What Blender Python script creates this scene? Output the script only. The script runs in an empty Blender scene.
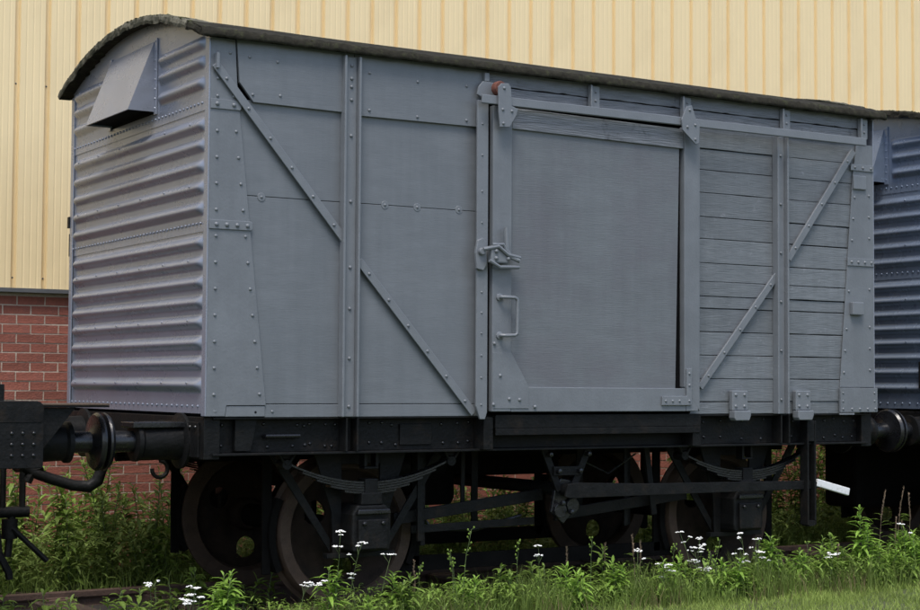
import bpy, bmesh, math, random
from mathutils import Vector, Matrix, noise
random.seed(7)
R = math.radians
sc = bpy.context.scene
col = sc.collection

# ------------------------------------------------------------------ camera
cam_d = bpy.data.cameras.new('camera'); cam = bpy.data.objects.new('camera', cam_d); col.objects.link(cam)
CAM = Vector((-3.715, -8.803, 1.403))
yaw, pitch, roll = 0.5526, 0.0478, 0.0059
fw = Vector((math.sin(yaw)*math.cos(pitch), math.cos(yaw)*math.cos(pitch), math.sin(pitch)))
rt = Vector((math.cos(yaw), -math.sin(yaw), 0)); up = rt.cross(fw)
rt2 = rt*math.cos(roll) + up*math.sin(roll); up2 = -rt*math.sin(roll) + up*math.cos(roll)
m = Matrix((rt2, up2, -fw)).transposed().to_4x4(); m.translation = CAM
cam.matrix_world = m
cam_d.sensor_width = 36.0; cam_d.lens = 1640.3/920*36.0; cam_d.clip_end = 2000; cam_d.clip_start = 0.05
cam_d.dof.use_dof = True; cam_d.dof.focus_distance = 11.0; cam_d.dof.aperture_fstop = 5.0
sc.camera = cam

# ------------------------------------------------------------------ sky and sun (soft, overcast)
SUN_EL = R(64)                             # soft light from the front left
w = bpy.data.worlds.new('World'); sc.world = w; w.use_nodes = True
nt = w.node_tree; nt.nodes.clear()
out = nt.nodes.new('ShaderNodeOutputWorld'); bg = nt.nodes.new('ShaderNodeBackground'); sk = nt.nodes.new('ShaderNodeTexSky')
sk.sky_type = 'NISHITA'; sk.sun_disc = False; sk.sun_elevation = SUN_EL; sk.sun_rotation = R(-142)
sk.air_density = 1.0; sk.dust_density = 2.6; sk.ozone_density = 1.0
bg.inputs['Strength'].default_value = 0.14
nt.links.new(sk.outputs[0], bg.inputs['Color']); nt.links.new(bg.outputs[0], out.inputs['Surface'])
sd = bpy.data.lights.new('sun', 'SUN'); sd.energy = 1.5; sd.angle = R(20); sd.color = (1.0, 0.965, 0.91)
sun = bpy.data.objects.new('sun', sd); col.objects.link(sun)
sdir = Vector((math.cos(R(-142))*0+math.sin(R(-142))*math.cos(SUN_EL), math.cos(R(-142))*math.cos(SUN_EL), math.sin(SUN_EL)))
sun.rotation_euler = sdir.to_track_quat('Z', 'Y').to_euler(); sun.location = sdir*30

sc.view_settings.view_transform = 'Standard'; sc.view_settings.look = 'None'
sc.view_settings.gamma = 1; sc.view_settings.use_curve_mapping = False
sc.view_settings.exposure = 0.80

# ------------------------------------------------------------------ materials
MAT = {}
def mat(name, base, rough=0.5, var=0.15, scale=6.0, stretch=(1,1,1), bump=0.0, bscale=40.0, spec=0.5, dirt=None,
        dscale=3.0, damt=0.5, streak=0.0, metal=0.0, rnd=0.0, trans=0.0, bstretch=None, coat=0.0):
    m = bpy.data.materials.new(name); m.use_nodes = True; n = m.node_tree.nodes; l = m.node_tree.links
    b = n['Principled BSDF']; b.inputs['Roughness'].default_value = rough; b.inputs['Metallic'].default_value = metal
    b.inputs['Specular IOR Level'].default_value = spec; b.inputs['Coat Weight'].default_value = coat
    tc = n.new('ShaderNodeTexCoord'); mp = n.new('ShaderNodeMapping'); mp.inputs['Scale'].default_value = stretch
    l.new(tc.outputs['Object'], mp.inputs['Vector'])
    nz = n.new('ShaderNodeTexNoise'); nz.inputs['Scale'].default_value = scale; nz.inputs['Detail'].default_value = 8; nz.inputs['Roughness'].default_value = 0.65
    l.new(mp.outputs[0], nz.inputs['Vector'])
    cr = n.new('ShaderNodeValToRGB'); cr.color_ramp.elements[0].position = 0.3; cr.color_ramp.elements[1].position = 0.7
    cr.color_ramp.elements[0].color = [c*(1-var) for c in base]+[1]; cr.color_ramp.elements[1].color = [min(1, c*(1+var)) for c in base]+[1]
    l.new(nz.outputs['Fac'], cr.inputs[0]); c = cr.outputs[0]
    if dirt:
        n2 = n.new('ShaderNodeTexNoise'); n2.inputs['Scale'].default_value = dscale; n2.inputs['Detail'].default_value = 10; n2.inputs['Roughness'].default_value = 0.7
        l.new(tc.outputs['Object'], n2.inputs['Vector'])
        r2 = n.new('ShaderNodeValToRGB'); r2.color_ramp.elements[0].position = 0.62 - damt*0.3; r2.color_ramp.elements[1].position = 0.75 - damt*0.2
        l.new(n2.outputs['Fac'], r2.inputs[0])
        mx = n.new('ShaderNodeMixRGB'); mx.inputs['Color2'].default_value = list(dirt)+[1]
        l.new(r2.outputs[0], mx.inputs['Fac']); l.new(c, mx.inputs['Color1']); c = mx.outputs[0]
    if streak:
        ms_ = n.new('ShaderNodeMapping'); ms_.inputs['Scale'].default_value = (9,9,0.55); l.new(tc.outputs['Object'], ms_.inputs['Vector'])
        n3 = n.new('ShaderNodeTexNoise'); n3.inputs['Scale'].default_value = 1.6; n3.inputs['Detail'].default_value = 7; n3.inputs['Roughness'].default_value = 0.6; l.new(ms_.outputs[0], n3.inputs['Vector'])
        n4 = n.new('ShaderNodeTexNoise'); n4.inputs['Scale'].default_value = 0.9; n4.inputs['Detail'].default_value = 3; l.new(tc.outputs['Object'], n4.inputs['Vector'])
        mu = n.new('ShaderNodeMath'); mu.operation = 'MULTIPLY'; l.new(n3.outputs['Fac'], mu.inputs[0]); l.new(n4.outputs['Fac'], mu.inputs[1])
        r3 = n.new('ShaderNodeMapRange'); r3.inputs['From Min'].default_value = 0.16; r3.inputs['From Max'].default_value = 0.38; r3.inputs['To Min'].default_value = 1+streak*0.6; r3.inputs['To Max'].default_value = 1-streak
        l.new(mu.outputs[0], r3.inputs[0]); h3 = n.new('ShaderNodeHueSaturation'); l.new(r3.outputs[0], h3.inputs['Value']); l.new(c, h3.inputs['Color']); c = h3.outputs[0]
    if rnd:
        oi = n.new('ShaderNodeObjectInfo'); hs = n.new('ShaderNodeHueSaturation'); mr = n.new('ShaderNodeMapRange')
        mr.inputs['To Min'].default_value = 1-rnd; mr.inputs['To Max'].default_value = 1+rnd
        l.new(oi.outputs['Random'], mr.inputs[0]); l.new(mr.outputs[0], hs.inputs['Value']); l.new(c, hs.inputs['Color']); c = hs.outputs[0]
    l.new(c, b.inputs['Base Color'])
    rr = n.new('ShaderNodeMapRange'); rr.inputs['To Min'].default_value = max(0.05, rough-0.1); rr.inputs['To Max'].default_value = min(1, rough+0.12)
    l.new(nz.outputs['Fac'], rr.inputs[0]); l.new(rr.outputs[0], b.inputs['Roughness'])
    if bump:
        mb = n.new('ShaderNodeMapping'); mb.inputs['Scale'].default_value = bstretch or stretch; l.new(tc.outputs['Object'], mb.inputs['Vector'])
        nb = n.new('ShaderNodeTexNoise'); nb.inputs['Scale'].default_value = bscale; nb.inputs['Detail'].default_value = 6
        l.new(mb.outputs[0], nb.inputs['Vector'])
        bp = n.new('ShaderNodeBump'); bp.inputs['Strength'].default_value = bump; bp.inputs['Distance'].default_value = 0.01
        l.new(nb.outputs['Fac'], bp.inputs['Height']); l.new(bp.outputs[0], b.inputs['Normal'])
    if trans:
        tr = n.new('ShaderNodeBsdfTranslucent'); ms = n.new('ShaderNodeMixShader'); ms.inputs[0].default_value = trans
        l.new(c, tr.inputs['Color']); l.new(b.outputs[0], ms.inputs[1]); l.new(tr.outputs[0], ms.inputs[2])
        l.new(ms.outputs[0], n['Material Output'].inputs['Surface'])
    MAT[name] = m; return m
GREY = (0.1437,0.1565,0.1709)
mat('grey_paint', GREY, 0.42, 0.10, 5, (1,1,1), 0.12, 60, dirt=(0.1270,0.1379,0.1509), dscale=2.2, damt=0.5, streak=0.07)
mat('grey_steel', (0.1483,0.1612,0.1765), 0.36, 0.08, 9, (1,1,1), 0.10, 90)
mat('grey_ply', (0.1382,0.1509,0.1652), 0.38, 0.10, 4, (1,1,4), 0.10, 26, streak=0.07, bstretch=(0.5,1,7), dirt=(0.1224,0.1352,0.1490), dscale=1.6, damt=0.6)
mat('grey_door_ply', (0.1271,0.1384,0.1488), 0.40, 0.09, 4, (1,1,3), 0.16, 24, streak=0.07, bstretch=(0.5,1,9), dirt=(0.1171,0.1205,0.1333), dscale=2.4, damt=0.6)
mat('grey_plank', (0.1363,0.1491,0.1604), 0.46, 0.18, 6, (1,1,5), 0.30, 22, bstretch=(0.4,1,6), streak=0.10, dirt=(0.2308,0.2379,0.2598), dscale=13, damt=0.10, rnd=0.09)
mat('grey_weathered', (0.1437,0.1546,0.1709), 0.6, 0.25, 8, (0.6,1,6), 0.8, 20, bstretch=(0.4,1,6), dirt=(0.05,0.05,0.055), dscale=6, damt=0.12)
mat('end_paint', (0.228,0.248,0.300), 0.27, 0.05, 2, (1,1,2), 0.03, 60, metal=0.22, dirt=(0.210,0.226,0.270), dscale=1.5, damt=0.6)
mat('end_paint_shaded', (0.16,0.20,0.27), 0.26, 0.08, 4, (1,1,1), 0.04, 60, metal=0.3)  # end paint darkened, putting the shade between the vans into its colour
mat('black_paint', (0.0075,0.0078,0.008), 0.5, 0.4, 12, (1,1,1), 0.35, 50, spec=0.15, dirt=(0.018,0.014,0.011), dscale=7, damt=0.3)
mat('black_gloss', (0.008,0.0085,0.010), 0.27, 0.3, 12, (1,1,1), 0.15, 60, spec=0.55)
mat('black_matt', (0.005,0.0047,0.0044), 0.8, 0.4, 12, (1,1,1), 0.3, 50, spec=0.08)  # flat matt near-black, mostly on inner underframe parts
mat('rusty_wheel', (0.022,0.0155,0.012), 0.75, 0.4, 9, (1,1,1), 0.4, 50, spec=0.12, dirt=(0.008,0.007,0.006), dscale=6, damt=0.4)
mat('rusty_tyre', (0.054,0.036,0.026), 0.65, 0.3, 9, (1,1,1), 0.4, 60, spec=0.25)
mat('rail_rust', (0.065,0.038,0.028), 0.75, 0.4, 12, (1,1,1), 0.4, 60)
mat('rust_red', (0.13,0.045,0.03), 0.85, 0.35, 40, (1,1,1), 0.4, 120)
mat('white_paint', (0.70,0.71,0.72), 0.5, 0.06, 12, dirt=(0.42,0.41,0.38), dscale=22, damt=0.35)
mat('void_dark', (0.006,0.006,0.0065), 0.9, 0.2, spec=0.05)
mat('roof_felt', (0.028,0.026,0.020), 0.95, 0.4, 14, (1,1,1), 0.9, 26, spec=0.1, dirt=(0.05,0.053,0.030), dscale=13, damt=0.3)
mat('moss', (0.060,0.062,0.030), 0.95, 0.5, 30, (1,1,1), 0.6, 60, spec=0.05)
mat('roof_canvas', (0.135,0.128,0.098), 0.95, 0.45, 9, (1,1,1), 0.9, 30, dirt=(0.035,0.037,0.026), dscale=7, damt=0.6, spec=0.1)
mat('cladding', (0.82,0.655,0.375), 0.45, 0.03, 2, (1,1,0.2), 0.02, 20, dirt=(0.77,0.61,0.345), dscale=0.9, damt=0.5, streak=0.03)
mat('flashing', (0.10,0.105,0.11), 0.4, 0.1)
mat('brick', (0.265,0.088,0.060), 0.85, 0.18, 22, (1,1,1), 0.5, 70, dirt=(0.23,0.082,0.06), dscale=9, damt=0.4, rnd=0.16)
mat('mortar', (0.44,0.38,0.31), 0.95, 0.15, 20, (1,1,1), 0.5, 80)
mat('sleeper_wood', (0.055,0.035,0.026), 0.9, 0.4, 10, (6,1,1), 0.7, 30)
mat('old_deck_wood', (0.075,0.05,0.034), 0.8, 0.3, 20)
mat('soil', (0.065,0.075,0.030), 0.95, 0.4, 5, (1,1,1), 0.9, 18, dirt=(0.05,0.075,0.022), dscale=2.0, damt=0.5)
mat('shaded_cinders', (0.016,0.013,0.011), 0.9, 0.5, 14, (1,1,1), 1.0, 40, dirt=(0.03,0.022,0.017), dscale=5, damt=0.3)  # track bed tone, with the darkness under the vans put into it
mat('lawn_blade', (0.265,0.345,0.082), 0.55, 0.30, 1.6, trans=0.35, spec=0.25)
mat('grass_blade', (0.155,0.220,0.050), 0.55, 0.35, 2.5, trans=0.35, spec=0.25)
mat('dry_grass', (0.20,0.155,0.085), 0.8, 0.3, 5, trans=0.25, spec=0.2)
mat('leaf_bright', (0.230,0.375,0.062), 0.5, 0.28, 9, trans=0.35, spec=0.3, rnd=0.12)
mat('leaf_mid', (0.205,0.310,0.060), 0.5, 0.35, 9, trans=0.35, spec=0.3, rnd=0.15)
mat('leaf_deep', (0.210,0.295,0.072), 0.55, 0.4, 9, trans=0.35, spec=0.3, rnd=0.25)
mat('stem_green', (0.085,0.125,0.038), 0.6, 0.3, 20)
mat('petal_white', (0.80,0.80,0.78), 0.7, 0.04, 60)
mat('seed_brown', (0.21,0.15,0.10), 0.85, 0.3, 40)

# ------------------------------------------------------------------ mesh helpers
class MB:
    def __init__(s): s.v = []; s.f = []
    def add(s, vs, fs):
        o = len(s.v); s.v += [tuple(x) for x in vs]; s.f += [tuple(i+o for i in f) for f in fs]; return s
    def box(s, x0, x1, y0, y1, z0, z1):
        return s.add([(x0,y0,z0),(x1,y0,z0),(x1,y1,z0),(x0,y1,z0),(x0,y0,z1),(x1,y0,z1),(x1,y1,z1),(x0,y1,z1)],
                     [(0,3,2,1),(4,5,6,7),(0,1,5,4),(1,2,6,5),(2,3,7,6),(3,0,4,7)])
    def prism(s, poly, y0, y1):            # poly in (x,z), counter-clockwise seen from -Y
        n = len(poly); A = sum(poly[i][0]*poly[(i+1)%n][1]-poly[(i+1)%n][0]*poly[i][1] for i in range(n))
        if A < 0: poly = poly[::-1]
        return s.add([(x,y0,z) for x,z in poly]+[(x,y1,z) for x,z in poly],
                     [tuple(range(n)), tuple(range(2*n-1,n-1,-1))]+[(i,i+n,(i+1)%n+n,(i+1)%n) for i in range(n)])
    def strip(s, a, b, wd, y0, y1):        # bar between two (x,z) points
        d = Vector((b[0]-a[0], b[1]-a[1])).normalized(); p = Vector((-d.y, d.x))*wd/2
        return s.prism([(a[0]-p.x,a[1]-p.y),(b[0]-p.x,b[1]-p.y),(b[0]+p.x,b[1]+p.y),(a[0]+p.x,a[1]+p.y)], y0, y1)
    def tube(s, pts, r, n=8, caps=True):
        pts = [Vector(p) for p in pts]; rs = r if isinstance(r,(list,tuple)) else [r]*len(pts); vs = []
        pv = None
        for i, p in enumerate(pts):
            d = (pts[min(i+1,len(pts)-1)]-pts[max(i-1,0)]).normalized()
            if pv is None: a = d.orthogonal().normalized()
            else: a = (pv - d*pv.dot(d)).normalized()
            pv = a; b = d.cross(a)
            for k in range(n):
                t = 2*math.pi*k/n; vs.append(p+(a*math.cos(t)+b*math.sin(t))*rs[i])
        fs = [(i*n+k, i*n+(k+1)%n, (i+1)*n+(k+1)%n, (i+1)*n+k) for i in range(len(pts)-1) for k in range(n)]
        if caps: fs += [tuple(range(n-1,-1,-1)), tuple((len(pts)-1)*n+k for k in range(n))]
        return s.add(vs, fs)
    def lathe(s, prof, c, axis='X', n=32, cap=True):     # prof: (t along axis, radius)
        vs = []; c = Vector(c)
        for t, r in prof:
            for k in range(n):
                a = 2*math.pi*k/n; u, v = r*math.cos(a), r*math.sin(a)
                vs.append(c+(Vector((t,u,v)) if axis=='X' else Vector((v,t,u)) if axis=='Y' else Vector((u,v,t))))
        m_ = len(prof)
        fs = [(i*n+k, i*n+(k+1)%n, (i+1)*n+(k+1)%n, (i+1)*n+k) for i in range(m_-1) for k in range(n)]
        if cap: fs += [tuple(range(n-1,-1,-1)), tuple((m_-1)*n+k for k in range(n))]
        return s.add(vs, fs)
    def dome(s, p, nrm='-Y', r=0.012, h=0.008, n=8):     # rivet or bolt head
        x,y,z = p; vs = []; r *= 0.84; h *= 0.8
        for rr, hh in ((1,0),(0.82,0.62),(0.4,0.95)):
            for k in range(n):
                a = 2*math.pi*k/n; u, v = r*rr*math.cos(a), r*rr*math.sin(a)
                vs.append((x+u,y-h*hh,z+v) if nrm=='-Y' else (x-h*hh,y-u,z+v) if nrm=='-X' else (x+h*hh,y+u,z+v) if nrm=='+X' else (x,y,z))
        fs = [(i*n+k, i*n+(k+1)%n, (i+1)*n+(k+1)%n, (i+1)*n+k) for i in range(2) for k in range(n)]+[tuple(2*n+k for k in range(n))]
        return s.add(vs, fs)
    def build(s, name, material, parent=None, bevel=0.0, smooth=False, kind=None, label=None, seg=2):
        me = bpy.data.meshes.new(name); me.from_pydata(s.v, [], s.f); me.update()
        return link(name, me, material, parent, bevel, smooth, kind, label, seg)
def link(name, me, material, parent=None, bevel=0.0, smooth=False, kind=None, label=None, seg=2):
    if material and not me.materials: me.materials.append(MAT[material])
    o = bpy.data.objects.new(name, me); col.objects.link(o)
    if smooth:
        for p in me.polygons: p.use_smooth = True
        if smooth == 'auto': me.set_sharp_from_angle(angle=R(40))
    if bevel:
        b = o.modifiers.new('bevel', 'BEVEL'); b.width = bevel; b.segments = seg; b.limit_method = 'ANGLE'; b.angle_limit = R(40); b.harden_normals = False
    if parent is not None:
        o.parent = parent
        base = parent.get('_w', (0,0,0)); o.location = (-base[0], -base[1], -base[2]); o['_w'] = (0,0,0)
    if kind: o['kind'] = kind
    if label: o['label'] = label
    return o
def thing(name, label, cat, loc=(0,0,0), group=None):
    o = bpy.data.objects.new(name, None); col.objects.link(o); o.location = loc; o['_w'] = loc
    o['label'] = label; o['category'] = cat
    if group: o['group'] = group
    return o
def tag(o, label, cat, group=None, kind=None):
    o['label'] = label; o['category'] = cat
    if group: o['group'] = group
    if kind: o['kind'] = kind
    return o
def off(X, Z, d):                          # where a point surveyed on the body side lies when it stands d proud of it
    k = d/8.803; return (X-(X-CAM.x)*k, Z-(Z-CAM.z)*k)
def nz(x, y=0.0, z=0.0): return noise.noise(Vector((x,y,z)))

L, W = 5.334, 2.44
ZB, ZT = 1.205, 3.40
def arc(y): return 3.69 - 0.23*((y-1.22)/1.22)**2

# ------------------------------------------------------------------ ground, grass base
def build_ground():
    g = MB(); xs = [-400,-60,-20]+[-12+0.35*i for i in range(92)]+[30,80,400]; ys = [-300,-60,-14]+[-8+0.3*i for i in range(45)]+[8,20,80,400]
    def h(x,y):
        b = -0.05
        if y > 0.1: b = -0.05-0.06*min(1,(y-0.1)/0.25)
        if abs(x) < 30 and -10 < y < 6: b += 0.025*nz(x*1.3,y*1.3)+0.012*nz(x*4,y*4)
        return b
    vs = [(x,y,h(x,y)) for y in ys for x in xs]; n = len(xs)
    g.add(vs, [(j*n+i, j*n+i+1, (j+1)*n+i+1, (j+1)*n+i) for j in range(len(ys)-1) for i in range(n-1)])
    o = g.build('ground', 'soil', smooth=True); o['kind'] = 'structure'; o['label'] = 'dark soil and turf under the railway wagons'
build_ground()

# ------------------------------------------------------------------ building behind
def build_building():
    YW = 4.0
    b = thing('warehouse', 'cream ribbed metal warehouse with red brick base behind the vans', 'building', (2.0, YW, -0.1))
    wl = MB().box(-8,22,YW+0.0365,YW+0.3,-0.2,2.16).build('brick_wall', 'mortar', b)
    # bricks, stretcher bond
    Lb, Hb, j = 0.2145, 0.0645, 0.0105
    var = []
    for k in range(6):
        m_ = MB().box(0,Lb,-0.012,0.03,0,Hb); rr = random.Random(k)
        m_.v = [(x+rr.uniform(-.0015,.0015), y+rr.uniform(-.002,.002), z+rr.uniform(-.0015,.0015)) for x,y,z in m_.v]
        me = bpy.data.meshes.new('brick'); me.from_pydata(m_.v, [], m_.f); me.materials.append(MAT['brick']); var.append(me)
    rest = MB(); cnt = 0
    for r in range(29):
        z = -0.1+0.006+r*0.075
        if z+Hb > 2.10: break
        x = -8 + (0.1125 if r % 2 else 0)
        while x < 21.7:
            if -0.35 < x < 1.75 and 0.12 < z and cnt < 300:
                o = bpy.data.objects.new('brick', random.choice(var)); col.objects.link(o); o.parent = wl
                o.location = (x, YW+0.045+random.uniform(-.002,.002), z)
                cnt += 1
            else:
                y = YW+0.045+random.uniform(-.002,.002); rest.box(x, x+Lb, y-0.012, y+0.03, z, z+Hb)
            x += 0.225
    rest.build('brick_courses', 'brick', wl, kind='stuff')
    MB().box(-8,22,YW-0.035,YW+0.06,2.10,2.118).box(-8,22,YW-0.035,YW-0.028,2.118,2.132).build('base_flashing', 'flashing', b)
    # cladding sheets, four grooves each
    pitch = 0.245; x0 = 0.268-pitch*32
    P = [(0,0),(0.006,0.0),(0.011,0.036),(0.046,0.036),(0.053,0),(0.095,0),(0.099,0.0016),(0.107,0.0016),(0.111,0),(0.150,0),(0.154,0.0016),(0.162,0.0016),(0.166,0),(0.205,0),(0.209,0.0016),(0.217,0.0016),(0.221,0)]
    prof = [(x+pitch*k, y) for k in range(4) for x,y in P]+[(pitch*4,0.0),(pitch*4+0.006,0.0)]
    n = len(prof)
    zs = [2.133, 6.6]
    me = bpy.data.meshes.new('cladding_sheet')
    me.from_pydata([(x,y,z) for z in zs for x,y in prof], [], [(i,i+1,n+i+1,n+i) for i in range(n-1)]); me.materials.append(MAT['cladding'])
    for k in range(27):
        o = bpy.data.objects.new('cladding_sheet', me); col.objects.link(o); o.parent = b
        o.location = (x0+pitch*4*k-2.0, -0.0025*(k%2)+random.uniform(-.0008,.0008), 0.1)
    s = MB()
    for k in range(0, 108, 1):
        for z in (2.22, 3.76, 5.3): s.dome((x0+pitch*k+0.03, YW+0.033, z+random.uniform(-.006,.006)), r=0.009, h=0.006)
    s.build('screws', 'flashing', b, kind='stuff')
    MB().box(-8.2,22.2,YW-0.12,YW+0.3,6.58,6.75).build('eaves_gutter', 'flashing', b, bevel=0.01)
    MB().add([(-8.2,YW-0.1,6.74),(22.2,YW-0.1,6.74),(22.2,YW+12,9.4),(-8.2,YW+12,9.4)],[(0,1,2,3)]).build('roof', 'flashing', b)
build_building()

# ------------------------------------------------------------------ track
def build_track():
    n = 120; mb = MB(); ys = (0.12,0.2,0.6,1.0,1.4,1.8,2.2,2.3)
    vs = [(-12+30*i/n, y+0.04*nz(i*.9,y), -0.100+(-0.06 if y in (0.12,2.3) else 0.012*nz(i*.8,y*3)+0.035*(y < 0.3))) for y in ys for i in range(n+1)]
    mb.add(vs, [(j*(n+1)+i,j*(n+1)+i+1,(j+1)*(n+1)+i+1,(j+1)*(n+1)+i) for j in range(len(ys)-1) for i in range(n)])
    o = mb.build('track_bed', 'shaded_cinders', smooth=True); o['kind'] = 'structure'; o['label'] = 'oily cinder track bed between the rails, coloured with under-van shade'
    me_s = bpy.data.meshes.new('sleeper'); mb = MB().box(-0.125,0.125,-0.5,2.05,-0.15,-0.03)
    me_s.from_pydata(mb.v,[],mb.f); me_s.materials.append(MAT['sleeper_wood'])
    for k in range(19):
        o = bpy.data.objects.new('sleeper', me_s); col.objects.link(o); o.location = (-3.2+0.74*k+random.uniform(-.03,.03), 0.44, -0.02); o.rotation_euler.z = random.uniform(-.02,.02)
        tag(o, 'dark weathered timber sleeper lying under the rails', 'sleeper', 'sleepers under the rails')
    for Y, lab in ((0.475,'rusty near rail half hidden by grass at the front'), (1.965,'dark rusty far rail on the building side')):
        p = [(-0.035,0),(0.035,0),(0.035,-0.04),(0.01,-0.055),(0.01,-0.10),(0.06,-0.118),(0.06,-0.13),(-0.06,-0.13),(-0.06,-0.118),(-0.01,-0.10),(-0.01,-0.055),(-0.035,-0.04)]
        n = len(p); mb = MB().add([(x,Y+a,z) for x in (-12,18) for a,z in p], [(i,(i+1)%n,n+(i+1)%n,n+i) for i in range(n)]+[tuple(range(n)),tuple(range(2*n-1,n-1,-1))])
        r = tag(mb.build('rail', 'rail_rust', bevel=0.004), lab, 'rail')
        r['_w'] = (0,0,0)
        mc = MB().box(-0.1,0.1,Y-0.17,Y+0.17,-0.055,-0.035).box(-0.07,0.07,Y+0.03,Y+0.1,-0.04,0.0-0.03).box(-0.07,0.07,Y-0.1,Y-0.03,-0.04,-0.03)
        me = bpy.data.meshes.new('rail_chair'); me.from_pydata(mc.v,[],mc.f); me.materials.append(MAT['rail_rust'])
        for k in range(19):
            o = bpy.data.objects.new('rail_chair', me); col.objects.link(o); o.parent = r; o.location = (-3.2+0.74*k, 0, 0)
build_track()

# ------------------------------------------------------------------ van pieces shared by both vans
RIBS_TOP = [3.385, 3.275, 3.150]; RIBS_MID = [2.905, 2.785, 2.662, 2.538, 2.415]; RIBS_LOW = [2.215, 2.098, 1.982, 1.866, 1.750, 1.630, 1.512, 1.385]
def end_sheet(root, X0, z0, z1, ribs, material, y_ranges, name='end_sheet', s=-1):
    """pressed steel sheet with outward horizontal corrugations; faces -X (s=-1) or +X"""
    ys = sorted(set([0,0.02]+[round(0.02+0.012*i,4) for i in range(14)]+[round(0.2+0.1*i,3) for i in range(21)]+[round(2.25+0.012*i,4) for i in range(15)]+[2.44]
        +[round(a+0.012*(i-8),4) for yr in y_ranges for a in yr for i in range(17) if 0.2 < a < 2.2]))
    ys = [y for y in ys if 0 <= y <= 2.44]
    nzs = max(2,int((z1-z0)/0.008)); zs = [z0+(z1-z0)*i/nzs for i in range(nzs+1)]
    def h(y,z):
        t = 0
        for zc in ribs:
            d = abs(z-zc)
            if d < 0.06:
                for a,b in y_ranges:
                    e = min(y-a, b-y)
                    if e > 0:
                        u = min(1, e/0.07); er = math.sqrt(max(0,1-(1-u)**2))
                        q = d/(0.041)
                        if q < 1: t = max(t, 0.034*er*(math.cos(q*math.pi)*0.5+0.5)**0.62)
        return t + 0.0025*nz(y*2.1,z*2.3,X0)
    vs = []; ny = len(ys)
    for z in zs:
        for y in ys:
            zz = min(z, arc(y)-0.03); hh = h(y,zz) if zz == z else 0.0
            vs.append((X0+s*hh, y, zz))
    fs = [(j*ny+i, (j+1)*ny+i, (j+1)*ny+i+1, j*ny+i+1) for j in range(nzs) for i in range(ny-1)]
    fs = [f for f in fs if len({vs[k] for k in f}) == 4]
    if s > 0: fs = [f[::-1] for f in fs]
    return MB().add(vs, fs).build(name, material, root, smooth=True)

def van_end(root, X0, material, s=-1, detail=True):
    Z1, Z2 = 3.007, 2.298
    sh = []
    sh.append(end_sheet(root, X0, Z1-0.02, 3.70, RIBS_TOP, material, [(0.07,0.78),(1.66,2.37)], s=s))
    sh.append(end_sheet(root, X0-s*0.004, Z2-0.02, Z1+0.015, RIBS_MID, material, [(0.07,2.37)], s=s))
    sh.append(end_sheet(root, X0-s*0.008, 1.22, Z2+0.015, RIBS_LOW, material, [(0.07,2.37)], s=s))
    rv = MB(); nrm = '-X' if s < 0 else '+X'
    for zc, dx in ((Z1+0.028,0),(Z2+0.03,0),(1.262,0.008)):
        for i in range(42 if zc > 2 else 30): rv.dome((X0-s*dx+s*0.001, 0.05+2.34*i/(41 if zc > 2 else 29), zc), nrm, 0.0115, 0.009, 6)
    for sec, step in ((RIBS_TOP[:1],0),(RIBS_MID[:1],0),(RIBS_MID[3:4],0),(RIBS_LOW[1:2],0),(RIBS_LOW[4:5],0),(RIBS_LOW[7:8],0)):
        for zc in sec:
            for i in range(6):
                y = 0.22+2.0*i/5
                if zc > 3.1 and 0.75 < y < 1.68: continue
                rv.dome((X0+s*0.030, y, zc+0.012), nrm, 0.010, 0.007, 6)
    rv.build('rivets', material, root, kind='stuff', smooth=True)
    # corner angles
    MB().box(min(X0,X0+s*0.010),max(X0,X0+s*0.010),-0.012,0.045,1.205,3.40).build('corner_angle', material, root, bevel=0.003)
    MB().box(min(X0,X0+s*0.010),max(X0,X0+s*0.010),2.395,2.452,1.205,3.40).build('corner_angle', material, root, bevel=0.003)
    # vent hood
    y0, y1 = 0.86, 1.64; zt, zb, dp = 3.525, 3.085, 0.178
    hd = MB(); a = X0; e = X0+s*dp; t = 0.006
    hd.add([(a+s*0.01,y0,zt),(a+s*0.01,y1,zt),(e,y1,zb),(e,y0,zb),(a,y0,zt-0.0),(a,y1,zt-0.0),(a,y0,zb),(a,y1,zb)],
           [(0,3,2,1),(0,6,3),(1,2,7)])
    hood = hd.build('vent_hood', material, root)
    so = hood.modifiers.new('thick','SOLIDIFY'); so.thickness = 0.008; so.offset = 0
    fl = MB().box(min(a+s*.002,a+s*.012),max(a+s*.002,a+s*.012),y0-0.04,y0-0.001,zb-0.02,zt+0.02).box(min(a+s*.002,a+s*.012),max(a+s*.002,a+s*.012),y1+0.001,y1+0.04,zb-0.02,zt+0.02)
    fl.build('vent_flange', material, hood, bevel=0.002)
    MB().box(min(a+s*.001,a+s*.003),max(a+s*.001,a+s*.003),y0,y1,zb-0.01,zb+0.24).add([(a,y0+.004,zb+.012),(a,y1-.004,zb+.012),(e-s*.02,y1-.004,zb+.012),(e-s*.02,y0+.004,zb+.012)],[(0,1,2,3)]).build('vent_shade_plate', 'void_dark', hood)  # black plates, the shade inside the hood put into their colour
    r2 = MB()
    for i in range(8): r2.dome((a+s*0.012, y0-0.022, zb+0.02+0.06*i), nrm, 0.009, 0.007, 6)
    r2.build('vent_rivets', material, hood, kind='stuff')
    return sh

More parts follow.
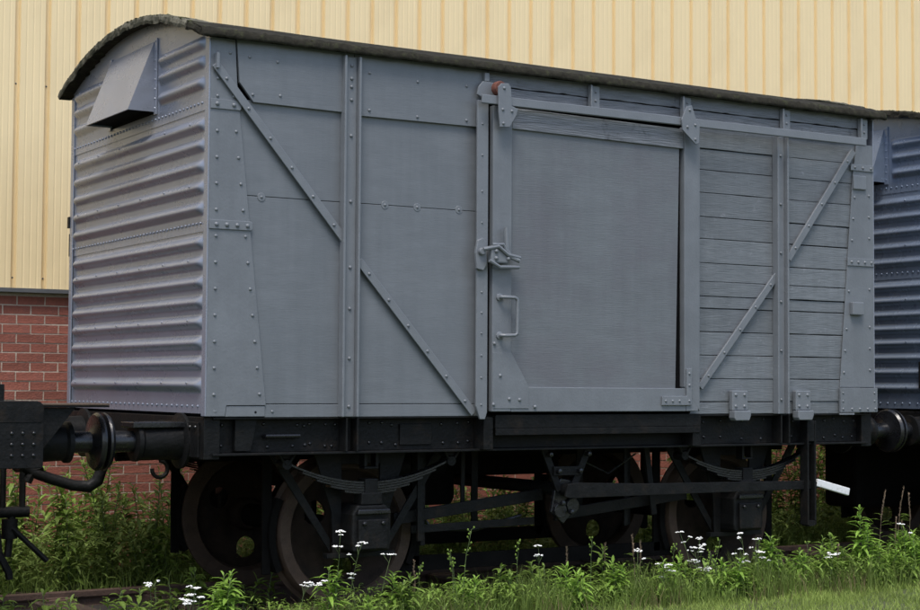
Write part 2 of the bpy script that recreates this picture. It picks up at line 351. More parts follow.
def van_roof(root, X0, X1, CV='roof_canvas'):
    ys = [-0.06+ 2.56*i/48 for i in range(49)]; nx = 60
    def top(x,y): return arc(y)+0.006*nz(x*1.2,y*3)-0.004
    xs = [X0+(X1-X0)*i/nx for i in range(nx+1)]; n = len(ys)
    vs = [(x,y,top(x,y)) for x in xs for y in ys]+[(x,y,arc(y)-0.032) for x in xs for y in ys]; N = len(xs)*n
    fs = [(i*n+k, (i+1)*n+k, (i+1)*n+k+1, i*n+k+1) for i in range(nx) for k in range(n-1)]
    fs += [(N+i*n+k, N+i*n+k+1, N+(i+1)*n+k+1, N+(i+1)*n+k) for i in range(nx) for k in range(n-1)]
    fs += [(i*n, N+i*n, N+(i+1)*n, (i+1)*n) for i in range(nx)]+[(i*n+n-1,(i+1)*n+n-1, N+(i+1)*n+n-1, N+i*n+n-1) for i in range(nx)]
    fs += [(k,k+1,N+k+1,N+k) for k in range(n-1)]+[(nx*n+k, N+nx*n+k, N+nx*n+k+1, nx*n+k+1) for k in range(n-1)]
    rf = MB().add(vs,fs).build('roof', 'roof_felt', root, smooth='auto')
    # ragged felt lapped over the long edge
    def lap(name, y0, sgn, z_hi, mt):
        nn = int((X1-X0)/0.025); rows = 6; vs = []
        for i in range(nn+1):
            x = X0-0.01+(X1-X0+0.02)*i/nn
            dz = 0.012*nz(x*9)+0.006*nz(x*31); dy = 0.010*nz(x*6,3)+0.006*nz(x*27,5); tp = 0.012*abs(nz(x*14,9))+0.008*nz(x*40,2)
            prof = [(0.13,0.004+0.3*tp),(0.03,0.002+0.6*tp),(0.0,0.004+tp),(-0.006,-0.006+tp*0.3),(-0.009,-0.024+dz*.6),(-0.005,-0.040+dz*.6)]
            for py,pz in prof: 
                yy = y0+sgn*py+sgn*dy*(1 if py < 0.01 else 0.2); vs.append((x, yy, z_hi+pz+(0.05 if py > 0.1 else 0.012 if py > 0.02 else 0)))
        fs = [(i*rows+k, (i+1)*rows+k, (i+1)*rows+k+1, i*rows+k+1) for i in range(nn) for k in range(rows-1)]
        o = MB().add(vs,fs).build(name, mt, rf, smooth='auto'); s_ = o.modifiers.new('t','SOLIDIFY'); s_.thickness = 0.008; s_.offset = -1
        return o
    lap('edge_felt', -0.06, 1, arc(-0.06)+0.0, 'roof_felt')
    lap('edge_felt', 2.50, -1, arc(2.50)+0.0, 'roof_felt')
    MB().box(X0+0.05,X1-0.05,-0.03,-0.001,3.405,3.44).build('eaves_board', 'black_matt', rf)
    def gable(xe, s, ya, yb, mt, seed, torn_end=False):
        nn = max(8,int(abs(yb-ya)/0.025)); vs = []; rows = 6
        for i in range(nn+1):
            y = ya+(yb-ya)*i/nn
            d1 = 0.010*nz(y*8,seed)+0.005*nz(y*33,seed); d2 = 0.012*nz(y*7,seed+4)
            for px,pz in ((-0.16,0.004),(-0.03,0.004+abs(d1)*0.6),(0.003,0.006+d1*0.6),(0.009,-0.006),(0.010+d2*0.6,-0.026+d1*.9),(0.005,-0.043+d1*1.6)):
                vs.append((xe+s*(px+0.3*d2+random.uniform(-.003,.003)), y+random.uniform(-.004,.004), arc(y)+pz+random.uniform(-.0025,.0025)))
        fs = [(i*rows+k, (i+1)*rows+k, (i+1)*rows+k+1, i*rows+k+1) for i in range(nn) for k in range(rows-1)]
        o = MB().add(vs,fs).build('end_canvas', mt, rf); s_ = o.modifiers.new('t','SOLIDIFY'); s_.thickness = 0.008; s_.offset = 0
    ms = MB(); rg = random.Random(int(X0*10)+5)
    def clump(p, r):
        o_ = len(ms.v); vv = []
        for (a_,b_,c_) in ((1,0,0),(-1,0,0),(0,1,0),(0,-1,0),(0,0,1),(0,0,-1),(.6,.6,.5),(-.6,.6,.5),(.6,-.6,.5),(-.6,-.6,.5)):
            k_ = r*rg.uniform(.6,1.25); vv.append((p[0]+a_*k_*1.5,p[1]+b_*k_,p[2]+c_*k_*.7))
        ms.add(vv, [(4,6,7),(4,7,9),(4,9,8),(4,8,6),(6,0,2),(6,2,7),(7,2,1),(7,1,9),(9,1,3),(9,3,8),(8,3,0),(8,0,6),(5,2,0),(5,1,2),(5,3,1),(5,0,3)])
    for k in range(520):
        x = rg.uniform(X0,X1)
        if nz(x*2.3,7) < -0.12: continue
        y = -0.06+abs(rg.gauss(0,.03))-0.006; clump((x, y, arc(y)+rg.uniform(-.006,.008)), rg.uniform(.004,.010))
    for k in range(260):
        y = rg.uniform(-.05,2.48); xe = X0-0.006+abs(rg.gauss(0,.03)); clump((xe, y, arc(y)+rg.uniform(-.004,.010)), rg.uniform(.005,.013))
    ms.build('moss', 'moss', rf, kind='stuff')
    for xe, s in ((X0,-1),(X1,1)):
        gable(xe, s, -0.065, 0.17, 'roof_felt', 1); gable(xe+s*0.005, s, 0.15, 0.86, CV, 2); gable(xe, s, 0.855, 1.72, CV, 3); gable(xe+s*0.006, s, 1.70, 2.50, CV, 5)
    return rf

def wheel_mesh():
    mb = MB(); na = 72
    # tyre and flange, axis along Y; outside face at -Y
    mb.lathe([(-0.062,0.395),(-0.064,0.462),(-0.05,0.470),(0.03,0.474),(0.045,0.500),(0.062,0.498),(0.068,0.47),(0.066,0.395),(0.03,0.375),(-0.03,0.375),(-0.062,0.395)], (0,0,0), 'Y', na, cap=False)
    tyre = (mb.v, mb.f)
    d = MB(); holes = [(0.235, R(60+120*k)) for k in range(3)]; hr = 0.075
    rads = [0.085+0.0125*i for i in range(25)]; nb = 120
    def yo(r): return -0.035+0.055*math.sin((r-0.085)/0.30*math.pi)*0.8
    grid = []
    for r in rads:
        for k in range(nb):
            a = 2*math.pi*k/nb; p = Vector((r*math.sin(a), r*math.cos(a)))
            for hr_, ha in holes:
                c = Vector((hr_*math.sin(ha), hr_*math.cos(ha))); dd = p-c
                if abs(dd.length-hr) < 0.0085 and dd.length > 1e-6: p = c+dd.normalized()*hr
            grid.append(p)
    vs = [(p.x, yo(p.length)-0.012, p.y) for p in grid]+[(p.x, yo(p.length)+0.012, p.y) for p in grid]; N = len(grid); fs = []
    def inh(i,k):
        q = [grid[i*nb+k],grid[i*nb+(k+1)%nb],grid[(i+1)*nb+(k+1)%nb],grid[(i+1)*nb+k]]; c = sum(q,Vector((0,0)))/4
        return any((c-Vector((h_*math.sin(a_),h_*math.cos(a_)))).length < hr for h_,a_ in holes)
    for i in range(len(rads)-1):
        for k in range(nb):
            if inh(i,k): continue
            f = (i*nb+k, i*nb+(k+1)%nb, (i+1)*nb+(k+1)%nb, (i+1)*nb+k); fs += [f[::-1], tuple(N+x for x in f)]
            if i+1 < len(rads)-1 and inh(i+1,k): fs.append(((i+1)*nb+k,(i+1)*nb+(k+1)%nb,N+(i+1)*nb+(k+1)%nb,N+(i+1)*nb+k))
            if i > 0 and inh(i-1,k): fs.append((i*nb+k,N+i*nb+k,N+i*nb+(k+1)%nb,i*nb+(k+1)%nb))
    d.add(vs,fs); d.lathe([(-0.11,0.085),(-0.115,0.105),(-0.03,0.12),(0.05,0.115),(0.09,0.10),(0.09,0.07)], (0,0,0), 'Y', 36)
    mt = bpy.data.meshes.new('tyre'); mt.from_pydata(*(tyre[0],[],tyre[1])); mt.materials.append(MAT['rusty_tyre'])
    md = bpy.data.meshes.new('wheel'); md.from_pydata(d.v,[],d.f); md.materials.append(MAT['rusty_wheel'])
    for me in (mt,md):
        for p in me.polygons: p.use_smooth = True
        me.set_sharp_from_angle(angle=R(45))
    return md, mt
WHEEL, TYRE = wheel_mesh()

def wheelset(root, X):
    ax = MB().lathe([(0.12,0.055),(0.30,0.06),(0.45,0.08),(1.22,0.072),(1.99,0.08),(2.14,0.06),(2.32,0.055)], (X,0,0.47), 'Y', 24).build('axle', 'black_matt', root, smooth='auto')
    for Y, rz in ((0.475,0),(1.965,math.pi)):
        wv = bpy.data.objects.new('wheel', WHEEL); col.objects.link(wv); wv.parent = root; b = root['_w']
        wv.location = (X-b[0], Y-b[1], 0.471-b[2]); wv.rotation_euler = (0, R(random.uniform(0,0)), rz)
        ty = bpy.data.objects.new('tyre', TYRE); col.objects.link(ty); ty.parent = wv

def running_gear(root, X, near=True, handed=1):
    """axleguard, axlebox, spring on one side"""
    def Y(y): return y if near else W-y
    def pr(mb, poly, a, b): mb.prism(poly, *sorted((Y(a),Y(b))))
    g = MB()
    for s in (-1,1):
        pr(g, [(X+s*0.135,0.99),(X+s*0.135,0.34),(X+s*0.19,0.34),(X+s*0.20,0.60),(X+s*0.33,0.99)], 0.235, 0.255)
        pr(g, [(X+s*0.20,0.36),(X+s*0.20,0.44),(X+s*0.55,0.97),(X+s*0.62,0.97)], 0.258, 0.274)
    pr(g, [(X-0.30,0.97),(X+0.30,0.97),(X+0.30,0.90),(X-0.30,0.90)], 0.236, 0.254)
    pr(g, [(X-0.24,0.325),(X+0.24,0.325),(X+0.24,0.355),(X-0.24,0.355)], 0.22, 0.275)
    g.build('axleguard', 'black_paint', root, bevel=0.003)
    b = MB()
    pr(b, [(X-0.125,0.37),(X+0.125,0.37),(X+0.135,0.42),(X+0.135,0.60),(X+0.10,0.655),(X-0.10,0.655),(X-0.135,0.60),(X-0.135,0.42)], 0.09, 0.33)
    bx = b.build('axlebox', 'black_paint', root, bevel=0.012)
    c = MB(); pr(c, [(X-0.10,0.385),(X+0.10,0.385),(X+0.105,0.57),(X-0.105,0.57)], 0.065, 0.089); c.build('axlebox_cover', 'black_paint', bx, bevel=0.008)
    c = MB(); pr(c, [(X-0.115,0.60),(X+0.115,0.60),(X+0.11,0.63),(X-0.11,0.63)], 0.055, 0.089); c.build('axlebox_lip', 'black_gloss', bx, bevel=0.006)
    if near:
        c = MB()
        for s in (-1,1): c.dome((X+s*0.065,0.065,0.545), r=0.02, h=0.022, n=6)
        c.build('cover_bolts', 'black_gloss', bx, kind='stuff')
    c = MB(); pr(c, [(X-0.075,0.656),(X+0.075,0.656),(X+0.07,0.73),(X-0.07,0.73)], 0.09, 0.20); c.build('spring_seat', 'black_paint', bx, bevel=0.006)
    # leaf spring
    sp = None
    for k in range(5):
        hl = 0.56-0.095*k; lf = MB(); vs = []; n = 18
        for i in range(n+1):
            u = -1+2*i/n; x = X+hl*u; z = 0.785+0.125*((hl*u)/0.56)**2-0.0155*k
            vs += [(x,Y(0.105),z),(x,Y(0.18),z),(x,Y(0.18),z+0.012),(x,Y(0.105),z+0.012)]
        fs = [(i*4+a,i*4+(a+1)%4,i*4+4+(a+1)%4,i*4+4+a) for i in range(n) for a in range(4)]+[(0,1,2,3),(n*4+3,n*4+2,n*4+1,n*4)]
        if not near: pass
        lf.add(vs,fs); o = lf.build('leaf_spring' if k == 0 else 'spring_leaf', 'black_gloss', root if k == 0 else sp)
        if k == 0: sp = o
    bk = MB(); bk.box(X-0.045,X+0.045,min(Y(.095),Y(.19)),max(Y(.095),Y(.19)),0.70,0.815); bk.build('spring_buckle', 'black_paint', sp, bevel=0.005)
    for s in (-1,1):
        h_ = MB(); ex = X+s*0.575
        h_.lathe([(-0.05,0.032),(0.05,0.032)], (ex,Y(0.142),0.912), 'Y', 14)
        h_.tube([(ex-0.01,Y(0.10),0.912),(ex-0.055,Y(0.10),0.985)], 0.011, 6); h_.tube([(ex+0.01,Y(0.10),0.912),(ex+0.06,Y(0.10),0.985)], 0.011, 6)
        h_.box(ex-0.045,ex+0.045,min(Y(.11),Y(.17)),max(Y(.11),Y(.17)),0.945,0.98)
        h_.build('spring_shackle', 'black_paint', root, bevel=0.003)
    st = MB(); ym = sorted((Y(0.10),Y(0.17)))
    st.box(X-0.05,X-0.03,ym[0],ym[1],0.89,0.98).box(X+0.03,X+0.05,ym[0],ym[1],0.89,0.98).box(X-0.05,X+0.05,ym[0],ym[1],0.875,0.889)
    st.build('spring_stop', 'black_paint', root, bevel=0.003)

def buffer(root, X0, s, Y, name='buffer', length=0.50, material='black_paint'):
    z = 1.055
    h_ = MB().lathe([(0,0.165),(0.02,0.165),(0.03,0.115),(0.26,0.105),(0.275,0.118),(0.30,0.118),(0.305,0.08),(0.31,0.0)], (0,0,0), 'X', 28)
    h_.v = [(X0+s*x,Y+y,z+zz) for x,y,zz in h_.v]
    if s < 0: h_.f = [f[::-1] for f in h_.f]
    o = h_.build(name, material, root, smooth='auto')
    a = MB().lathe([(0.29,0.062),(length-0.06,0.062),(length-0.045,0.09),(length-0.035,0.155),(length-0.018,0.168),(length-0.006,0.165),(length,0.12),(length+0.004,0.0)], (0,0,0), 'X', 40)
    a.v = [(X0+s*x,Y+y,z+zz) for x,y,zz in a.v]
    if s < 0: a.f = [f[::-1] for f in a.f]
    a.build('buffer_head', 'black_gloss', o, smooth='auto')
    return o

def underframe(root, X0, detail=True):
    for Y0, Y1, s in ((0.075,0.095,1),(W-0.095,W-0.075,-1)):
        mb = MB(); fy = (Y0,Y0+0.075) if s > 0 else (Y1-0.075,Y1)
        mb.box(X0+0.05,X0+L-0.05,Y0,Y1,0.99,1.185)
        mb.box(X0+0.05,X0+L-0.05,fy[0]-(0.0 if s<0 else 0.075),fy[1]+(0.075 if s<0 else 0)-0.0,0.975,0.9895)
        mb.box(X0+0.05,X0+L-0.05,fy[0]-(0 if s<0 else 0.075),fy[1]+(0.075 if s<0 else 0),1.186,1.20)
        mb.build('solebar', 'black_paint', root, bevel=0.003)
    for X in (X0, X0+L-0.10):
        MB().box(X,X+0.10,0.02,W-0.02,0.955,1.20).build('headstock', 'black_paint', root, bevel=0.004)
    MB().box(X0+0.101,X0+L-0.101,0.10,W-0.10,1.125,1.20).build('floor_underside', 'black_matt', root)
    for k in range(5):
        x = X0+0.9+0.88*k; MB().box(x-0.04,x+0.04,0.096,W-0.096,0.985,1.124).build('cross_member', 'black_matt', root)
    for y in (0.9,1.54): MB().box(X0+0.101,X0+L-0.101,y-0.03,y+0.03,0.90,1.123).build('longitudinal', 'black_matt', root)
    for X, s in ((X0,-1),(X0+L,1)):
        for Y in (0.355, W-0.355): buffer(root, X, s, Y, length=0.495 if s < 0 else 0.54)
        hk = MB().box(*( (X-0.03,X,1.12,1.32,0.98,1.13) if s < 0 else (X,X+0.03,1.12,1.32,0.98,1.13)))
        hk.tube([(X,1.22,1.055),(X+s*0.12,1.22,1.055),(X+s*0.18,1.22,1.03),(X+s*0.2,1.22,0.98),(X+s*0.16,1.22,0.955),(X+s*0.12,1.22,0.975)], 0.026, 8)
        hk.build('drawhook', 'black_paint', root, bevel=0.004)
    for dx in (1.143, 4.191):
        wheelset(root, X0+dx)
        running_gear(root, X0+dx, True); running_gear(root, X0+dx, False)
        for Y in (0.475, 1.965):
            for s in (-1,1):
                x = X0+dx+s*0.53
                b = MB().prism([(x-0.03,0.97),(x+0.03,0.97),(x+0.032,0.60),(x+0.028,0.22),(x-0.028,0.22),(x-0.032,0.60)], Y-0.012, Y+0.012)
                b.build('brake_hanger', 'black_matt', root, bevel=0.003)
                bl = []
                for i in range(9):
                    a = R(-26+52*i/8); bl.append((X0+dx+s*0.485*math.cos(a), 0.46+0.485*math.sin(a)))
                for i in range(9):
                    a = R(26-52*i/8); bl.append((X0+dx+s*0.53*math.cos(a), 0.46+0.53*math.sin(a)))
                MB().prism(bl, Y-0.045, Y+0.045).build('brake_block', 'black_matt', root, bevel=0.003)
    for Y in (0.475, 1.965):
        MB().box(X0+1.45,X0+3.88,Y-0.012,Y+0.012,0.185,0.285).build('brake_tie_bar', 'black_matt', root, bevel=0.003)

# ------------------------------------------------------------------ THE GREY VAN
def build_van():
    v = thing('box_van', 'pale grey boxed railway goods van with sliding door, filling the picture', 'railway van', (2.667,1.22,0.0))
    # black inner shell, interior darkness in its colour, seen through gaps, far side and right end
    MB().box(0.03,L-0.03,0.034,0.05,1.21,3.42).box(0.03,L-0.03,W-0.05,W-0.034,1.21,3.42).box(L-0.05,L-0.03,0.05,W-0.05,1.21,3.42).box(0.02,0.035,0.05,W-0.05,1.21,3.42).box(0.03,L-0.03,0.034,W-0.034,1.201,1.212).build('dark_lining', 'void_dark', v)
    MB().box(0,L,W-0.03,W,1.20,3.42).build('far_side', 'grey_ply', v)
    van_end(v, 0.0, 'end_paint', -1)
    van_end(v, L, 'end_paint', 1)
    van_roof(v, -0.075, L+0.075)
    underframe(v, 0.0)

    # --- plywood bays on the left
    def panel(name, x0, x1, z0, z1, mt='grey_ply', y=0.0, th=0.03, poly=None):
        return (MB().prism(poly, y, y+th) if poly else MB().box(x0,x1,y,y+th,z0,z1)).build(name, mt, v, bevel=0.0025)
    panel('plywood_panel', 0.13, 0.932, 2.4975, 3.06); panel('plywood_panel', 0.13, 0.932, 1.277, 2.4945, y=0.0008)
    panel('plywood_panel', 0.936, 1.875, 2.4985, 3.06, y=0.0005); panel('plywood_panel', 0.936, 1.875, 1.277, 2.4955)
    panel('bottom_board', 0.372, 0.932, 1.198, 1.2735, y=-0.002); panel('bottom_board', 0.936, 1.86, 1.198, 1.2735, y=-0.001)
    panel('fascia_panel', 0,0,0,0, y=-0.022, th=0.021, poly=[(0.158,3.41),(0.178,3.155),(0.268,3.046),(0.932,3.040),(0.932,3.41)])
    panel('fascia_panel', 0,0,0,0, y=-0.021, th=0.020, poly=[(0.936,3.03),(1.90,3.036),(1.90,3.41),(0.936,3.41)])
    wash = MB()
    for x,z in ((0.335,2.492),(1.165,2.497),(1.395,2.497),(1.70,2.50)): wash.lathe([(0,0.026),(-0.003,0.024)], (x,0.0,z), 'Y', 14)
    wash.build('washers', 'grey_steel', v, kind='stuff')
    bolts = MB()
    for x,z in ((0.335,2.492),(1.165,2.497),(1.395,2.497),(1.70,2.50)): bolts.dome((x,-0.003,z), r=0.011, h=0.009)
    for x,z in ((0.24,3.31),(0.42,3.30),(0.44,3.10),(0.86,3.28),(0.86,3.07),(0.262,3.09),(1.04,3.30),(1.04,3.07),(1.38,3.28),(1.38,3.06),(1.74,3.29),(1.74,3.07)): bolts.dome((x,-0.022,z), r=0.012, h=0.009)
    for x in (0.42,): bolts.dome((x,-0.002,1.232), r=0.011, h=0.008)
    bolts.build('bolts', 'grey_steel', v, kind='stuff', smooth=True)

    # --- left corner plate
    cp = MB().prism([(0.0,1.205),(0.115,1.205),(0.125,1.268),(0.374,1.268),(0.168,3.145),(0.153,3.405),(0.0,3.405)], -0.012, -0.001).build('corner_plate', 'grey_paint', v, bevel=0.002)
    MB().prism([(0.118,1.203),(0.370,1.203),(0.370,1.264),(0.128,1.264)], -0.008, -0.001).build('plate_foot', 'grey_steel', cp, bevel=0.002)
    rv = MB()
    for i in range(15):
        z = 1.33+0.153*i
        if z > 3.36: break
        xr = 0.374+(z-1.268)*(0.168-0.374)/(3.145-1.268)-0.035 if z < 3.14 else 0.12
        if abs(z-2.31) < 0.03 or abs(z-3.01) < 0.03: z += 0.05
        rv.dome((0.045,-0.012,z), r=0.0125, h=0.010); rv.dome((xr,-0.012,z+0.004), r=0.0125, h=0.010)
    rv.dome((0.055,-0.012,1.235), r=0.014, h=0.002)
    rv.build('rivets', 'grey_steel', cp, kind='stuff', smooth=True)
    for (x1,z0,z1,xs) in ((0.192,2.988,3.045,(0.04,0.145)),(0.272,2.288,2.342,(0.045,0.11,0.175,0.24))):
        st = MB().prism([(0.0,z0),(x1-0.008,z0),(x1,z0+0.01),(x1,z1-0.01),(x1-0.008,z1),(0.0,z1)], -0.020, -0.0125).build('strap', 'grey_steel', cp, bevel=0.0025)
        b = MB()
        for x in xs: b.dome((x,-0.020,(z0+z1)/2), r=0.0165, h=0.014)
        b.build('strap_bolts', 'grey_steel', cp, kind='stuff', smooth=True)
    dk = MB().dome((0.055,-0.0125,1.238), r=0.010, h=0.001)
    dk.dome((0.31,-0.009,1.228), r=0.009, h=0.001); dk.build('bolt_holes', 'void_dark', cp, kind='stuff')

    # --- stanchions: channel open outwards
    def stanchion(x0, x1, z0, z1, d=0.062, bz=()):
        a, _ = off(x0,2,d); b, _ = off(x1,2,d)
        o = MB().box(a,a+0.016,-d,-0.002,z0,z1).box(b-0.016,b,-d,-0.002,z0,z1).box(a+0.0165,b-0.0165,-0.028,-0.003,z0,z1).build('stanchion', 'grey_steel', v, bevel=0.004)
        bb = MB()
        for z in bz: bb.dome(((a+b)/2+0.004,-0.028,z), r=0.014, h=0.012)
        bb.build('stanchion_bolts', 'grey_steel', o, kind='stuff', smooth=True); return o
    stanchion(0.884,1.0,1.198,3.385, bz=(3.33,3.25,3.20,3.12,2.90,2.50,2.10,1.85,1.55,1.26))
    stanchion(4.395,4.505,1.20,3.19, bz=(3.05,2.7,2.35,2.0,1.65,1.3))
    # bright angle beside the door
    a,_ = off(1.838,2,0.07); b,_ = off(1.922,2,0.07)
    o = MB().prism([(a+0.03,1.178),(b-0.015,1.178),(b,1.225),(b,3.20),(a,3.20),(a,1.26)], -0.07, -0.052).prism([(b-0.016,1.225),(b,1.225),(b,3.20),(b-0.016,3.20)], -0.0515, 0.0).build('door_post', 'grey_steel', v, bevel=0.004)
    bb = MB()
    for z in (3.05,2.85,2.62,2.42,1.98,1.85,1.72,1.58,1.44,1.27): bb.dome(((a+b)/2-0.005,-0.07,z), r=0.009, h=0.008)
    bb.build('post_bolts', 'grey_steel', o, kind='stuff', smooth=True)
    # --- diagonal braces
    def brace(p, q, wd=0.050, y=-0.0235, n=6):
        o = MB().strip(p, q, wd, y-0.010, y).build('diagonal_brace', 'grey_steel', v, bevel=0.003)
        bb = MB(); dirv = Vector((q[0]-p[0],q[1]-p[1]))
        for i in range(n):
            c = Vector(p)+dirv*((i+0.5)/n); bb.dome((c.x,y-0.010,c.y), r=0.0125, h=0.010)
        bb.build('brace_bolts', 'grey_steel', o, kind='stuff', smooth=True)
        # thin web behind to the panel
        MB().strip((p[0],p[1]), (q[0],q[1]), wd*0.55, y+0.0005, -0.0005).build('brace_web', 'grey_steel', o)
    brace(off(0.035,3.255,.034), off(0.888,2.272,.034), n=6); brace(off(0.992,2.146,.034), off(1.825,1.215,.034), n=6)
    brace(off(5.155,3.150,.034), off(4.500,2.313,.034), n=5); brace(off(4.398,2.203,.034), off(3.675,1.385,.034), n=5)
    MB().box(0.022,0.040,-0.05,-0.012,3.22,3.31).build('brace_lug', 'grey_steel', v, bevel=0.002)

    # --- planked bay on the right
    zs = [1.198,1.287,1.446,1.608,1.772,1.936,2.020,2.122,2.252,2.420,2.575,2.743,2.903,3.052,3.205]
    for x0,x1 in ((3.58,4.448),(4.452,5.20)):
        for i in range(len(zs)-1):
            g = 0.0016+random.random()**2*0.0034; ty = random.uniform(-0.004,0.004)
            mb = MB(); n = 10; vs = []
            for k in range(n+1):
                x = x0+(x1-x0)*k/n; w1 = 0.0022*nz(x*5,i*3.1); w2 = 0.0022*nz(x*5,i*3.1+9); cy = ty+0.002*nz(x*2,i)
                vs += [(x,cy,zs[i]+g+w1),(x,0.03,zs[i]+g+w1),(x,0.03,zs[i+1]-g+w2),(x,cy,zs[i+1]-g+w2)]
            mb.add(vs,[(k*4+a,k*4+4+a,k*4+4+(a+1)%4,k*4+(a+1)%4) for k in range(n) for a in range(4)]+[(0,1,2,3),(n*4+3,n*4+2,n*4+1,n*4)])
            mb.build('plank', 'grey_plank', v, bevel=0.0028)
    # --- right corner plate
    cp = MB().prism([(5.334,1.392),(4.985,1.392),(5.125,2.95),(5.165,3.20),(5.334,3.20)], -0.014, -0.006).build('corner_plate', 'grey_paint', v, bevel=0.002)
    bp_ = MB().prism([(4.975,1.208),(5.352,1.208),(5.352,1.388),(4.975,1.388)], -0.030, -0.008).build('plate_foot', 'grey_paint', cp, bevel=0.003)
    MB().box(4.955,5.10,-0.045,-0.031,1.190,1.203).build('foot_ledge', 'grey_steel', cp, bevel=0.002)
    b = MB()
    for x in (5.0,5.09,5.17,5.25,5.33): b.dome((x,-0.03,1.232), r=0.013, h=0.010)
    for x,z in ((5.0,1.35),(5.32,1.35),(5.0,1.29),(5.32,1.29)): b.dome((x,-0.03,z), r=0.010, h=0.008)
    for z in (1.50,1.66,1.82,2.10,2.48,2.64,2.80):
        xl = 4.985+(z-1.392)*0.09+0.03; b.dome((xl,-0.014,z), r=0.0125, h=0.010); b.dome((5.29,-0.014,z+0.02), r=0.0125, h=0.010)
    b.build('rivets', 'grey_steel', cp, kind='stuff', smooth=True)
    for (x0,z0,z1,n) in ((5.10,3.0,3.048,3),(5.062,2.29,2.348,4)):
        MB().box(x0,5.334,-0.022,-0.0145,z0,z1).build('strap', 'grey_steel', cp, bevel=0.0025)
        b = MB()
        for k in range(n): b.dome((x0+0.04+k*(5.334-x0-0.07)/(n-1),-0.022,(z0+z1)/2), r=0.014, h=0.012)
        b.build('strap_bolts', 'grey_steel', cp, kind='stuff', smooth=True)
    MB().box(5.085,5.20,-0.05,-0.0145,1.925,2.02).build('label_clip', 'grey_steel', cp, bevel=0.006)
    MB().box(5.12,5.25,-0.03,-0.0145,2.86,2.965).build('lamp_bracket', 'grey_steel', cp, bevel=0.006)

    # --- ragged boards over the door, their brackets
    def ragged(x0,x1,zlo,zhi,seed,y=-0.012):
        n = int((x1-x0)/0.02); vs = []
        for k in range(n+1):
            x = x0+(x1-x0)*k/n; lo = zlo+0.006*nz(x*7,seed)+0.009*max(0,nz(x*15,seed+3)); hi = zhi+0.004*nz(x*8,seed+5)
            yy = y+0.004*nz(x*3,seed)
            vs += [(x,yy,lo),(x,yy+0.025,lo),(x,yy+0.025,hi),(x,yy,hi)]
        return MB().add(vs,[(k*4+a,k*4+4+a,k*4+4+(a+1)%4,k*4+(a+1)%4) for k in range(n) for a in range(4)]+[(0,1,2,3),(n*4+3,n*4+2,n*4+1,n*4)]).build('fascia_board', 'grey_weathered', v, bevel=0.002)
    xb = [1.905,2.735,3.52,4.44,5.27]
    for i in range(4):
        ragged(xb[i]+0.003,xb[i+1]-0.003,3.315,3.42,i, y=-0.014); ragged(xb[i]+0.003,xb[i+1]-0.003,3.20,3.309,i+20, y=-0.008)
    for x in (2.735,3.52,4.44,5.215):
        o = MB().box(x-0.045,x+0.045,-0.034,-0.0185,3.24,3.39).box(x-0.045,x-0.033,-0.06,-0.0345,3.24,3.39).build('track_bracket', 'grey_steel', v, bevel=0.003)
        b = MB()
        for z in (3.29,3.35): b.dome((x+0.01,-0.034,z), r=0.012, h=0.010)
        b.build('bracket_bolts', 'grey_steel', o, kind='stuff', smooth=True)
    # --- sliding door
    D = 0.085
    def P(X,Z,d=D): return off(X,Z,d)
    dr = MB().prism([P(2.06,1.36,.07),P(3.455,1.36,.07),P(3.492,3.06,.07),P(2.06,3.06,.07)], -0.066, -0.045).build('sliding_door', 'grey_door_ply', v, bevel=0.003)
    MB().prism([P(1.90,1.26,.03),P(3.64,1.26,.03),P(3.64,3.14,.03),P(1.90,3.14,.03)], -0.030, -0.012).build('door_gap_shade', 'void_dark', dr)  # black sheet, its colour stands for the shade seen through door gaps
    MB().prism([P(1.958,1.225),P(2.103,1.225),P(2.103,3.19),P(1.958,3.19)], -0.085, -0.040).build('door_stile', 'grey_paint', dr, bevel=0.004)
    MB().prism([P(3.532,1.39),P(3.668,1.22),P(3.672,3.19),P(3.532,3.19)], -0.085, -0.032).prism([P(3.55,1.222),P(3.655,1.222),P(3.655,1.41),P(3.55,1.41)], -0.0845, -0.040).build('door_stile', 'grey_paint', dr, bevel=0.004)
    MB().prism([P(2.106,3.052),P(3.528,3.036),P(3.528,3.172),P(2.106,3.19)], -0.083, -0.040).build('door_top_rail', 'grey_weathered', dr, bevel=0.004)
    MB().prism([P(2.105,1.223),P(3.548,1.221),P(3.548,1.378),P(2.105,1.383)], -0.083, -0.040).build('door_bottom_rail', 'grey_paint', dr, bevel=0.004)
    MB().prism([P(1.964,1.245,.09),P(2.24,1.245,.09),P(2.24,1.384,.09),P(2.108,1.60,.09),P(1.964,1.60,.09)], -0.0885, -0.0855).build('door_gusset', 'grey_paint', dr, bevel=0.001)
    b = MB()
    for X,Z in ((1.975,1.66),(2.02,1.455),(1.97,1.27),(2.09,1.305),(2.17,1.30),(2.29,1.255)): x,z = P(X,Z,.09); b.dome((x,-0.0888,z), r=0.0145, h=0.012)
    b.build('door_bolts', 'grey_steel', dr, kind='stuff', smooth=True)
    lb = MB().prism([P(3.34,1.262,.1),P(3.60,1.262,.1),P(3.60,1.515,.1),P(3.555,1.515,.1),P(3.555,1.325,.1),P(3.34,1.325,.1)], -0.098, -0.0855).build('corner_bracket', 'grey_steel', dr, bevel=0.003)
    b = MB()
    for X,Z in ((3.37,1.292),(3.43,1.292),(3.49,1.292),(3.577,1.292),(3.577,1.40),(3.577,1.48)): x,z = P(X,Z,.1); b.dome((x,-0.098,z), r=0.012, h=0.010)
    b.build('bracket_bolts', 'grey_steel', lb, kind='stuff', smooth=True)
    # D handle
    a = P(2.025,1.958,.11); c = P(2.15,1.958,.13); d_ = P(2.15,1.715,.13); e = P(2.025,1.712,.11); pts = []
